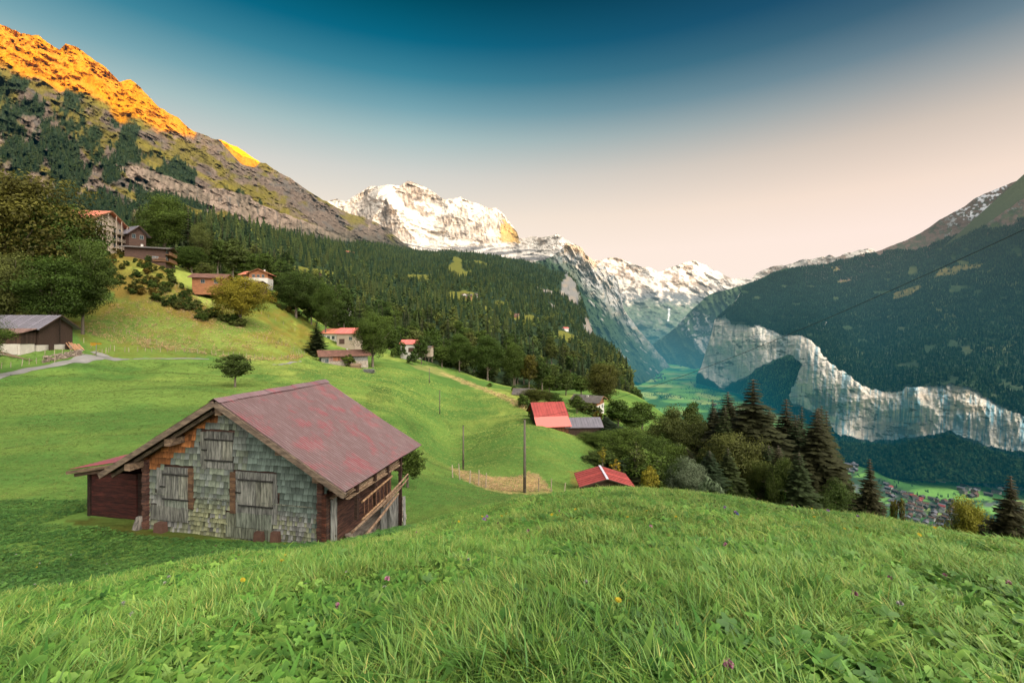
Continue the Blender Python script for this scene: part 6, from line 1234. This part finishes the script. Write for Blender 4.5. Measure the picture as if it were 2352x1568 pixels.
fence([(250, 805, 88), (330, 806, 88), (420, 809, 92), (500, 815, 97), (560, 822, 102), (660, 826, 112)], 26, 'long post fence along the bank above the footpath')
fence([(360, 790, 100), (300, 768, 105), (250, 760, 100)], 9, 'broken post fence in the rough grass above the road')
fence([(395, 658, 138), (430, 664, 138), (470, 672, 138), (520, 690, 138), (600, 722, 140), (680, 755, 145)], 26, 'post fence crossing the hillside below the steep bank', 1.3)
fence([(570, 775, 128), (640, 790, 130), (700, 812, 132), (660, 824, 118)], 20, 'pale post fence at the lower edge of the hillside')
fence([(905, 812, 168), (940, 822, 162), (985, 826, 165)], 10, 'garden fence below the small red roofed house', 1.2)
fence([(1040, 1115, 44), (1075, 1120, 43), (1120, 1122, 43)], 5, 'short post and wire fence left of the nearest utility pole', 1.2)
fence([(1230, 1128, 41), (1280, 1130, 42), (1330, 1128, 44)], 4, 'thin fence between the nearest pole and the red shed', 1.1)
fence([(1450, 1133, 36), (1600, 1142, 33), (1750, 1160, 28)], 12, 'post fence running behind the crest on the right', 1.3)
# ---- picnic wood stack by the maple
mb = MB(); wp_ = gp(848, 856, 138)
for k in range(9): mb.box(-1.6+rs.uniform(-.3, .3), 1.5+rs.uniform(-.3, .3), -.6, .4, .12*k, .12*k+.08, (rs.uniform(.5, 1.2),)*3)
o = mb.build('timber_stack', M_GREYW); o.location = wp_; tag(o, 'low stack of old boards under the tall round maple', 'timber stack')
mb = MB(); wp_ = gp(818, 845, 139)
for k in range(12): mb.box(-1.6+rs.uniform(-.3, .3), 1.5+rs.uniform(-.3, .3), -.6, .4, .12*k, .12*k+.08, (rs.uniform(.6, 1.2),)*3)
o = mb.build('timber_stack', M_PLANK); o.location = wp_; tag(o, 'stack of pale and brown boards between farmhouse and maple', 'timber stack')
# ---- village and far hamlets: each house wall + roof
def smallhouse_set(n, poly, size, cols, label, group, seed, spotf, walls=None):
    r = random.Random(seed); bx = [p[0] for p in poly]; by = [p[1] for p in poly]; used = []; k = 0; tries = 0
    while k < n and tries < 9000:
        tries += 1; x = r.uniform(min(bx), max(bx)); y = r.uniform(min(by), max(by))
        if not inpoly(np.array([x]), np.array([y]), poly)[0]: continue
        p = Vector(spotf(x, y))
        if any((p-q).length < size*1.25 for q in used): continue
        used.append(p); k += 1; rm, nm, lb = r.choice(cols); w = size*r.uniform(.7, 1.05); l = size*r.uniform(.9, 1.4); h = size*r.uniform(.38, .6); a = r.choice([.5, .6, 2.1])+r.uniform(-.2, .2)
        o = empty('village_house', p, a, lb+' '+label, 'house', nm+' '+group); mb = MB(); hw = w/2; rh = hw*.5
        mb.add([(-hw, -l/2, -2), (hw, -l/2, -2), (hw, l/2, -2), (-hw, l/2, -2), (-hw, -l/2, h), (hw, -l/2, h), (hw, l/2, h), (-hw, l/2, h), (0, -l/2, h+rh), (0, l/2, h+rh)], [(0, 1, 5, 4), (1, 2, 6, 5), (2, 3, 7, 6), (3, 0, 4, 7), (4, 5, 8), (6, 7, 9)]); mb.build('wall', r.choice(walls or [M_WHITE, M_CHAW, M_CHAD, M_TAUP, M_CHAW]), o)
        R = MB(); ov = 1.1
        for s_ in (-1, 1):
            a_ = [(0, -l/2-ov, h+rh+.1), (s_*(hw+ov), -l/2-ov, h-ov*.5+.1), (s_*(hw+ov), l/2+ov, h-ov*.5+.1), (0, l/2+ov, h+rh+.1)]; b_ = [(q[0], q[1], q[2]+.3) for q in a_]
            if s_ < 0: a_ = a_[::-1]; b_ = b_[::-1]
            R.hexa(a_, b_)
        R.build('roof', rm, o)
        if size > 9: 
            Wd = MB()
            for i in range(3):
                for f_ in (.18, .58):
                    u = -hw*.6+hw*.6*i; Wd.box(u-.6, u+.6, -l/2-.08, -l/2+.02, h*f_, h*f_+1.3); v_ = -l*.3+l*.3*i; Wd.box(-hw-.08, -hw+.02, v_-.6, v_+.6, h*f_, h*f_+1.3)
            Wd.build('window_row', M_GLASS, o)
gr3 = [(M_GREYR, 'dark', 'dark roofed house'), (M_GREYR, 'dark', 'dark roofed house'), (M_GREYR, 'dark', 'dark roofed house'), (M_BROWNR, 'brown', 'brown roofed house'), (M_GREYMET, 'grey', 'grey metal roofed house')]
smallhouse_set(70, [(2028, 1105), (2070, 1126), (2110, 1142), (2190, 1150), (2195, 1190), (2170, 1215), (2090, 1215), (2055, 1170)], 10.5, gr3, 'in the valley village', 'roofed village houses', 1, vfloor)
smallhouse_set(5, [(2036, 1115), (2070, 1130), (2180, 1155), (2160, 1180), (2080, 1150)], 11, [(M_RED, 'red', 'red roofed house')], 'in the valley village', 'roofed village houses', 2, vfloor)
smallhouse_set(10, [(2185, 1108), (2250, 1120), (2300, 1135), (2250, 1150), (2190, 1125)], 13, gr3, 'at the far side of the green village field', 'roofed houses beyond the field', 3, vfloor)
smallhouse_set(1, [(2298, 1122), (2304, 1122), (2304, 1130), (2298, 1130)], 15, [(M_RED, 'red', 'bright red roofed house')], 'beside the top of the big right hand spruce', 'roofed house by the spruce', 4, vfloor)
smallhouse_set(2, [(2105, 1105), (2122, 1105), (2200, 1106), (2180, 1100)], 12, [(M_RED, 'red', 'red roofed house')], 'alone in the green village field', 'roofed houses alone in the field', 5, vfloor)
smallhouse_set(12, [(1925, 1055), (1965, 1062), (1975, 1085), (1940, 1085), (1922, 1070)], 13, [(M_GREYMET, 'grey', 'grey metal roofed building')], 'between the dark spruces and the woodland knoll', 'roofed buildings at the knoll', 6, vfloor)
smallhouse_set(30, [(1486, 866), (1510, 856), (1530, 858), (1530, 872), (1495, 880)], 12, gr3[:4], 'in the far hamlet on the valley floor', 'roofed houses of the far hamlet', 7, vfloor)
smallhouse_set(14, [(1545, 830), (1590, 834), (1592, 844), (1560, 842)], 16, gr3[:4], 'in the farthest hamlet of the valley', 'roofed houses of the farthest hamlet', 8, vfloor)
smallhouse_set(7, [(1055, 682), (1100, 680), (1100, 688), (1052, 688)], 9, [(M_GREYR, 'dark', 'dark roofed chalet'), (M_BROWNR, 'brown', 'brown roofed chalet')], 'on the small clearing in the middle of the forest slope', 'roofed chalets of the forest clearing', 9, wspot)
smallhouse_set(1, [(1294, 757), (1302, 757), (1302, 762), (1294, 762)], 9, [(M_REDL, 'red', 'red roofed chalet')], 'at the far end of the forest slope', 'roofed chalet at the slope end', 10, wspot)
smallhouse_set(2, [(1180, 726), (1188, 726), (1188, 732), (1180, 732)], 7, [(M_BROWNR, 'brown', 'brown roofed hut')], 'on the steep clearing of the forest slope', 'roofed huts on the steep clearing', 11, wspot)
smallhouse_set(3, [(770, 582), (830, 590), (822, 586), (780, 578)], 11, [(M_SALMON, 'orange', 'orange roofed chalet')], 'high in the forest under the ridge', 'roofed chalets high in the forest', 12, wspot)
smallhouse_set(2, [(1638, 926), (1655, 926), (1655, 932), (1638, 932)], 12, [(M_RED, 'red', 'red roofed farm')], 'on the green fields of the far valley', 'roofed farms of the far fields', 13, vfloor)
# ================================================================ GRASS AND FLOWERS
def grassmat(name, cols, trans=.34, rough=.5, spec=.3):
    m, nt = newmat(name)
    a = N(nt, 'ShaderNodeAttribute', attribute_name='Col').outputs[0]; r = N(nt, 'ShaderNodeObjectInfo').outputs['Random']
    pn = noise(nt, position(nt), .9, 3, .6)
    f = mth(nt, 'MULTIPLY_ADD', pn, 1.1, mth(nt, 'MULTIPLY_ADD', r, .7, -.45), clamp=True)
    c = ramp(nt, f, [(i/(len(cols)-1), c) for i, c in enumerate(cols)]); c = mix(nt, 1., c, a, 'MULTIPLY')
    v = mth(nt, 'MULTIPLY_ADD', noise(nt, position(nt), .35, 2), .7, .62)
    if name == 'mown_blades':                     # upper right meadow: yellower grass, its brighter light painted into the blades
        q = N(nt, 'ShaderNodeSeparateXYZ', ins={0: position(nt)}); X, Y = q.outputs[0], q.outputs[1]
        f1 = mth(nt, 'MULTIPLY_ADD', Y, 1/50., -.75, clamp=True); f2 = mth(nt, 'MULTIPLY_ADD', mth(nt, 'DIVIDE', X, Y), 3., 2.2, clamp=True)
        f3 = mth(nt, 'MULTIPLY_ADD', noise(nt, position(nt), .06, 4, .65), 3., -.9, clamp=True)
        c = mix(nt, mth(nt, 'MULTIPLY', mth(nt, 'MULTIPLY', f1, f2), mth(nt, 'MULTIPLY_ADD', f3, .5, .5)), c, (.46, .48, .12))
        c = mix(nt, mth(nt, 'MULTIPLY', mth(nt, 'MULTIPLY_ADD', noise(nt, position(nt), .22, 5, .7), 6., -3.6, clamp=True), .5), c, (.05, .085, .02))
    finish(nt, N(nt, 'ShaderNodeVectorMath', operation='SCALE', ins={0: c, 'Scale': v}).outputs[0], rough, trans=trans, spec=spec, haze=False); return m
M_BLADE = grassmat('grass_blades', [(.065, .165, .030), (.135, .265, .046), (.20, .335, .07), (.29, .41, .12)])
M_MOWN = grassmat('mown_blades', [(.095, .185, .044), (.15, .25, .058), (.21, .295, .070), (.28, .35, .095)])
M_HERB = grassmat('herb_leaves', [(.055, .16, .028), (.12, .27, .042), (.25, .40, .08)], .35)
M_STRAW = grassmat('dry_stems', [(.46, .36, .19), (.62, .50, .30)], .3)
M_FLY = simple('yellow_petals', (.95, .74, .03), .1, 8., haze=False); M_FLP = simple('pink_petals', (.90, .36, .56), .15, 8., haze=False); M_FLV = simple('purple_petals', (.55, .25, .70), .15, 8., haze=False)
M_FLW = simple('white_petals', (.80, .74, .70), .1, 8., haze=False); M_FLB = simple('blue_petals', (.12, .14, .62), .1, 8., haze=False); M_SEED = simple('seed_head_brown', (.20, .15, .08), .2, 8., haze=False)
def blade(V, Fc, Cl, rs, x, y, h, w, lean, ph, seg=4, g=1., tint=(1, 1, 1), fold=0.):
    ca, sa = math.cos(ph), math.sin(ph); n0 = len(V); yaw = ph+math.pi/2+rs.uniform(-.5, .5); px, py = math.cos(yaw), math.sin(yaw)
    for i in range(seg+1):
        t = i/seg; r = lean*h*t**2; z = h*t*(1-.35*lean*t*t); ww = w*(1-t)**.55*(.75+.5*min(1, t*3)) if fold == 0 else w*math.sin(math.pi*min(1, .12+t*.86))**.8
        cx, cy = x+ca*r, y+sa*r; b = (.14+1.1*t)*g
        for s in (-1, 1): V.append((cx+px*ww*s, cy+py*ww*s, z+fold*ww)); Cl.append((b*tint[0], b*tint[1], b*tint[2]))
    for i in range(seg): a = n0+2*i; Fc.append((a, a+1, a+3, a+2))
def grass_clump(seed, n, h, w, sp, seg=4, leanr=(.2, 1.2), dry=.06):
    rs = np.random.RandomState(seed); V = []; Fc = []; Cl = []
    dirb = rs.uniform(0, 6.28)
    for i in range(n):
        a = rs.uniform(0, 6.28); r = sp*math.sqrt(rs.rand()); ph = dirb+rs.normal(0, 1.1); tint = (2.2, 1.25, 1.6) if rs.rand() < dry else (rs.uniform(.85, 1.25), 1, rs.uniform(.8, 1.1))
        blade(V, Fc, Cl, rs, r*math.cos(a), r*math.sin(a), h*rs.uniform(.45, 1.1), w*rs.uniform(.6, 1.3), rs.uniform(*leanr), ph, seg, rs.uniform(.75, 1.2), tint)
    return npmesh('clump', np.array(V), np.array(Fc), np.array(Cl), True)
def herb(seed, kind):
    rs = np.random.RandomState(seed); V = []; Fc = []; Cl = []
    if kind == 'lance':
        for i in range(rs.randint(5, 9)): blade(V, Fc, Cl, rs, rs.uniform(-.02, .02), rs.uniform(-.02, .02), rs.uniform(.10, .20), rs.uniform(.011, .020), rs.uniform(.5, 1.7), i*2.4+rs.rand(), 6, rs.uniform(.8, 1.25), (rs.uniform(.9, 1.3), 1, 1), fold=.25)
    else:
        for i in range(rs.randint(4, 8)):         # lobed leaves on short stalks
            a = i*2.1+rs.rand(); d = rs.uniform(.03, .11); h = rs.uniform(.05, .14); c = np.array([math.cos(a)*d, math.sin(a)*d, h]); R = rs.uniform(.025, .055); lb = 5 if kind == 'lobed' else 3
            tl = np.array([rs.uniform(-.5, .5), rs.uniform(-.5, .5)]); n0 = len(V); V.append(tuple(c)); g = rs.uniform(.75, 1.3); Cl.append((.7*g, .75*g, .7*g)); K = lb*4
            for k in range(K+1):
                th = -2.6+5.2*k/K; rr = R*(.38+.72*abs(math.cos(lb*th/2.))**.7)*rs.uniform(.82, 1.12); p = np.array([math.cos(a+th)*rr, math.sin(a+th)*rr]); V.append((c[0]+p[0], c[1]+p[1], c[2]+p@tl-rr*rr*2.5)); Cl.append((1.1*g, 1.05*g, g))
            for k in range(K): Fc.append((n0, n0+1+k, n0+2+k, n0+2+k))
            blade(V, Fc, Cl, rs, 0, 0, h, .0016, d/h*.9, a, 3, .9)
    Fc = [f if f[2] != f[3] else (f[0], f[1], f[2], f[2]) for f in Fc]
    me = bpy.data.meshes.new('herb'); me.from_pydata(V, [], [f if f[2] != f[3] else f[:3] for f in Fc]); at_ = me.color_attributes.new('Col', 'FLOAT_COLOR', 'POINT'); c = np.ones((len(V), 4), np.float32); c[:, :3] = np.array(Cl); at_.data.foreach_set('color', c.ravel()); me.update(); return me
def sample_D(n, D0, D1, x0, x1, rs, p=1.):
    D = np.exp(rs.uniform(math.log(D0), math.log(D1), n)) if p == 0 else (D0**p+(D1**p-D0**p)*rs.rand(n))**(1/p)
    x = rs.uniform(x0, x1, n); z = terr(x, D); return np.stack([(x-CX)/F*D, D, z], 1), x, D
rs = np.random.RandomState(900)
gp1 = [proto('a%d_clump' % i, grass_clump(500+i, 30, .20, .0038, .06, 5), M_BLADE) for i in range(5)]+[proto('b%d_herb' % i, herb(520+i, 'lance'), M_HERB) for i in range(3)]+[proto('c%d_herb' % i, herb(530+i, 'lobed'), M_HERB) for i in range(3)]+[proto('d%d_herb' % i, herb(540+i, 'clover'), M_HERB) for i in range(2)]
NK = len(gp1)
def kinds(V, rs, ph):
    pz_ = fbm(V*np.array([.9, .9, 0])+5, 3, 71); r = rs.rand(len(V)); herb_ = r < ph*(.45+1.3*sm(-.35, .35, pz_)); return np.where(herb_, rs.randint(5, NK, len(V)), rs.randint(0, 5, len(V))), pz_
V, x, D = sample_D(34000, .9, 5.2, -300, 2650, rs, 1.55)
idx, pz_ = kinds(V, rs, .50); s = rs.uniform(.6, 1.3, len(V))*(1-.25*pz_)*np.where(idx > 4, .95, 1.)
scatter('foreground_grass', V-np.array([0, 0, .015]), rs.uniform(0, 6.28, len(V)), np.stack([s, s, s], 1), idx, gp1, tilt=rs.normal(0, .16, (len(V), 2)), label='lush long grass and herbs nearest the camera', cat='grass')
# beyond: shorter blades, wider clumps
gp2 = [proto('a%d_clump' % i, grass_clump(600+i, 40, .18, .0040, .12, 3, (.15, 1.0), .16), M_BLADE) for i in range(5)]+[proto('b%d_herb' % i, herb(620+i, 'lance'), M_HERB) for i in range(4)]+[proto('c%d_herb' % i, herb(630+i, 'lobed'), M_HERB) for i in range(4)]
NK = len(gp2)
V, x, D = sample_D(64000, 5., 17., -150, 2500, rs, 1.3)
idx, pz_ = kinds(V, rs, .34); s = rs.uniform(.6, 1.2, len(V))*(1-.15*pz_)*np.where(idx > 4, 1.0, 1.)
hid = (V[:, 0] > -14.6) & (V[:, 0] < -4.3) & (V[:, 1] > 12.9+(-.21)*(V[:, 0]+8.4)) & (V[:, 1] < 18.6)
low = np.where((V[:, 0] < -4) & (D > 9), .62, 1.)*np.where((V[:, 0] < 0) & (D > 7), .75, 1.)
V, idx, s, D, x = V[~hid], idx[~hid], (s*low)[~hid], D[~hid], x[~hid]
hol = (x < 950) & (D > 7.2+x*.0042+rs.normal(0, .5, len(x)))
M_HOL = grassmat('shaded_hollow_leaves', [(.032, .095, .022), (.055, .14, .03), (.085, .185, .04), (.12, .22, .055)], .3)  # darker leafy plants, with the hollow's shade put into their green
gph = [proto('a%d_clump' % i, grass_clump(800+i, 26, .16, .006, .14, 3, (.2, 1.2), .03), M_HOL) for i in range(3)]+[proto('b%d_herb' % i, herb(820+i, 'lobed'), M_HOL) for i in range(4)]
Vh, sh_ = V[hol], s[hol]*1.1; scatter('hollow_grass', Vh-np.array([0, 0, .015]), rs.uniform(0, 6.28, len(Vh)), np.stack([sh_*1.2, sh_*1.2, sh_], 1), rs.randint(0, 7, len(Vh)), gph, label='leafy grass in the hollow before the hut, shade darkening its colour', cat='grass')
V, idx, s, D = V[~hol], idx[~hol], s[~hol], D[~hol]
scatter('crest_grass', V-np.array([0, 0, .015]), rs.uniform(0, 6.28, len(V)), np.stack([s, s, s*np.where(D > 10, .9, 1)], 1), idx, gp2, tilt=rs.normal(0, .14, (len(V), 2)), label='meadow grass up to the crest of the near slope', cat='grass')
# the far meadow: low tufts that roughen the mown slope
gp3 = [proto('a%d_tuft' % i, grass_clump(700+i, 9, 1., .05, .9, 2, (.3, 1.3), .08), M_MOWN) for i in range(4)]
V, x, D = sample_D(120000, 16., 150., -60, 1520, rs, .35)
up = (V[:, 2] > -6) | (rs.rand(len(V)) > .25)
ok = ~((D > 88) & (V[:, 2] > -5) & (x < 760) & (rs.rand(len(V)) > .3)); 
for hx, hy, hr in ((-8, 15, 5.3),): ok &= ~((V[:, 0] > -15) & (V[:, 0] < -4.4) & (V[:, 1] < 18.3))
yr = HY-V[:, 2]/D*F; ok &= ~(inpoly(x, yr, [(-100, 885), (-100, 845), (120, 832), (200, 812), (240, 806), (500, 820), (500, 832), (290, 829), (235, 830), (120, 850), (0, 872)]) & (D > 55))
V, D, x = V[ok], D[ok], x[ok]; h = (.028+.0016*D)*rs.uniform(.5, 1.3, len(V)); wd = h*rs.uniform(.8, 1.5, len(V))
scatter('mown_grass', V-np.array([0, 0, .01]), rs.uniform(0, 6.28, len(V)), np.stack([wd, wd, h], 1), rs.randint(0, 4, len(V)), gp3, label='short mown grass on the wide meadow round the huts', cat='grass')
# dry grass on the banks
gp4 = [proto('a%d_straw' % i, grass_clump(720+i, 14, 1., .02, .5, 3, (.1, .8), .2), M_STRAW) for i in range(3)]
Vs = []
for poly, n, D0 in (([(1032, 1074), (1080, 1084), (1130, 1096), (1180, 1096), (1215, 1084), (1240, 1092), (1270, 1130), (1160, 1130), (1110, 1120), (1060, 1100)], 2400, 45), ([(1040, 862), (1100, 885), (1180, 915), (1225, 935), (1205, 942), (1130, 905), (1060, 880)], 900, 140), ([(300, 775), (420, 790), (480, 815), (330, 800)], 300, 92), ([(480, 815), (640, 822), (700, 812), (690, 826), (560, 830)], 350, 108), ([(300, 655), (420, 668), (560, 720), (540, 722), (400, 680), (300, 668)], 300, 138), ([(185, 760), (260, 700), (420, 668), (560, 725), (690, 790), (560, 812), (420, 800), (260, 790)], 2600, 118)):
    bx = [p[0] for p in poly]; by = [p[1] for p in poly]; kx = rs.uniform(min(bx), max(bx), n*3); ky = rs.uniform(min(by), max(by), n*3); q = inpoly(kx, ky, poly); kx, ky = kx[q][:n], ky[q][:n]
    for a, b in zip(kx, ky):
        p = ground(a, b, D0, .8, 1.3) if D0 < 60 else None
        Vs.append(tuple(p) if p is not None else tuple(ground(a, b, D0, .8, 1.3)))
V = np.array(Vs); h = np.where(V[:, 1] < 60, .22, .6)*rs.uniform(.3, 1.3, len(V))
scatter('dry_grass', V, rs.uniform(0, 6.28, len(V)), np.stack([h, h, h], 1), rs.randint(0, 3, len(V)), gp4, label='bleached dry grass on the uncut banks of the meadow', cat='dry grass')
# ---- flowers, each a thing
def petals(r, n, mat, kind):
    mb = MB()
    if kind == 'daisy':
        for ring, rr_, dz in ((0, r, 0), (1, r*.65, r*.25)):
            for k in range(n):
                a = 2*math.pi*(k+.5*ring)/n; b = .45*math.pi/n*1.6; mb.add([(0, 0, dz), (math.cos(a-b)*rr_*.8, math.sin(a-b)*rr_*.8, dz+r*.15), (math.cos(a)*rr_, math.sin(a)*rr_, dz+r*.2), (math.cos(a+b)*rr_*.8, math.sin(a+b)*rr_*.8, dz+r*.15)], [(0, 1, 2, 3)], (1, 1-.1*ring, 1))
        mb.tube([(0, 0, -r*.5), (0, 0, 0)], [r*.2, r*.35], 6, (.3, .4, .2))
    else:
        rr2 = random.Random(3)
        for k in range(46):
            t = math.acos(1-1.5*rr2.random()); a = rr2.uniform(0, 6.28); d = Vector((math.sin(t)*math.cos(a), math.sin(t)*math.sin(a), math.cos(t))); q = d.orthogonal().normalized()*r*.16; g = rr2.uniform(.8, 1.2)
            mb.add([d*r*.3-q, d*r*.3+q, d*r*1.1+q*.7+Vector((0, 0, r*.2)), d*r*1.1-q*.7+Vector((0, 0, r*.2))], [(0, 1, 2, 3)], (g, g, g))
    return mb.mesh('head')
FLM = {'yellow': (petals(.024, 13, M_FLY, 'daisy'), M_FLY), 'pink': (petals(.017, 9, M_FLP, 'ball'), M_FLP), 'purple': (petals(.024, 9, M_FLV, 'ball'), M_FLV), 'white': (petals(.016, 9, M_FLW, 'ball'), M_FLW), 'blue': (petals(.022, 9, M_FLB, 'ball'), M_FLB), 'seed': (petals(.013, 9, M_SEED, 'ball'), M_SEED)}
for k_, (m_, t_) in FLM.items(): m_.materials.append(t_)
stems = []
for i in range(5):
    mb = MB(); r2 = random.Random(i); b = r2.uniform(-.12, .12); mb.tube([(0, 0, 0), (b*.3, .02, .35), (b, .03, .72), (b*1.3, .02, 1.)], [.0035, .003, .0025, .002], 4, (1, 1, 1)); m_ = mb.mesh('stem', True); m_.materials.append(M_HERB); stems.append((m_, b*1.3))
def flower(kind, x, y, D, h, name, label, cat, group, rng, sc=1.):
    p = ground(x, y, D, .9, 1.12) if D else None
    p.z -= .01; o = empty(name, p, rng.uniform(0, 6.28), label, cat, group); st, bx_ = rng.choice(stems)
    a = bpy.data.objects.new('stem', st); link(a, o); a.scale = (h, h, h) if h > .3 else (.3, .3, h); hd = bpy.data.objects.new('head', FLM[kind][0]); link(hd, o); hd.location = (bx_*a.scale[0], .02*a.scale[0], h); hd.rotation_euler = (rng.uniform(-.5, .5), rng.uniform(-.5, .5), 0); hd.scale = (sc, sc, sc); return o
rg = random.Random(44)
def near_D(x, y):                                 # first ground hit on the near slope
    Ds = np.exp(np.linspace(math.log(1.6), math.log(16), 300)); ys = HY-terr(np.full(300, float(x)), Ds)/Ds*F; k = np.where(ys <= y)[0]; return float(Ds[k[0]]) if len(k) else None
def fl(kind, x, y, h, name, label, cat, group, sc=1.):
    D = near_D(x, y)
    if D is None: D = 9.
    g_ = float(h/D*F)                             # the pixel row given is that of the head
    D2 = near_D(x, y+g_*.9) or D
    return flower(kind, x, y+h/D2*F, D2, h, name, label, cat, group, rg, sc)
for x, y in [(654, 1258), (661, 1276), (650, 1288), (597, 1290), (138, 1378), (90, 1300), (1153, 1185), (1165, 1180), (1307, 1190), (1318, 1172), (1276, 1185), (1225, 1173), (1260, 1186), (1940, 1212), (1977, 1222), (2143, 1212), (2232, 1222), (1874, 1188), (1407, 1382), (1440, 1192), (1490, 1175), (1110, 1190), (850, 1250), (1050, 1200), (1560, 1190), (1705, 1185), (1870, 1168), (560, 1330), (30, 1405), (2100, 1235)]:
    fl('yellow', x, y, rg.uniform(.18, .34), 'yellow_flower', 'small yellow daisy like flower on a thin stem in the near meadow', 'flower', 'yellow flowers of the near meadow', rg.uniform(.75, 1.15))
for x, y in [(875, 1297), (790, 1390), (1115, 1195), (1213, 1215), (1676, 1255), (1765, 1243), (2180, 1325), (2306, 1335), (2325, 1222), (1285, 1175), (960, 1222), (880, 1330), (695, 1290), (1490, 1210), (1822, 1160), (2045, 1330), (1970, 1370), (1680, 1540)]:
    fl('pink', x, y, rg.uniform(.12, .24), 'pink_clover', 'round pink clover head standing in the near meadow', 'flower', 'pink clover heads of the near meadow', rg.uniform(.85, 1.2))
for x, y in [(1112, 1190), (1118, 1196), (1667, 1165), (1685, 1178), (1966, 1186), (1905, 1172)]:
    fl('purple', x, y, rg.uniform(.25, .36), 'purple_flower', 'purple thistle like flower on a tall stem near the crest', 'flower', 'purple flowers near the crest', 1.)
fl('blue', 1687, 1182, .3, 'blue_flower', 'single blue flower right of the tall silvery willow foot', 'flower', None)
for i in range(34):
    fl('white', rg.choice([rg.uniform(20, 640), rg.uniform(600, 2300)]), rg.uniform(1270, 1420), rg.uniform(.1, .2), 'white_flower', 'small whitish clover flower in the near meadow', 'flower', 'white clover flowers of the near meadow', rg.uniform(.7, 1.1))
for i in range(80):
    x = rg.uniform(1500, 2345) if i < 55 else rg.uniform(250, 1500)
    D = {True: rg.uniform(7, 10.5), False: rg.uniform(6, 11)}[x > 1500]
    p = on_meadow(x, D); h = rg.uniform(.22, .5) if x > 1700 else rg.uniform(.2, .36)
    o = flower('seed', x, HY-p.z/D*F, D, h, 'seed_stem', 'dry brown seed head on a thin stalk at the meadow crest', 'plant', 'seed heads along the meadow crest', rg, rg.uniform(.6, 1.3))
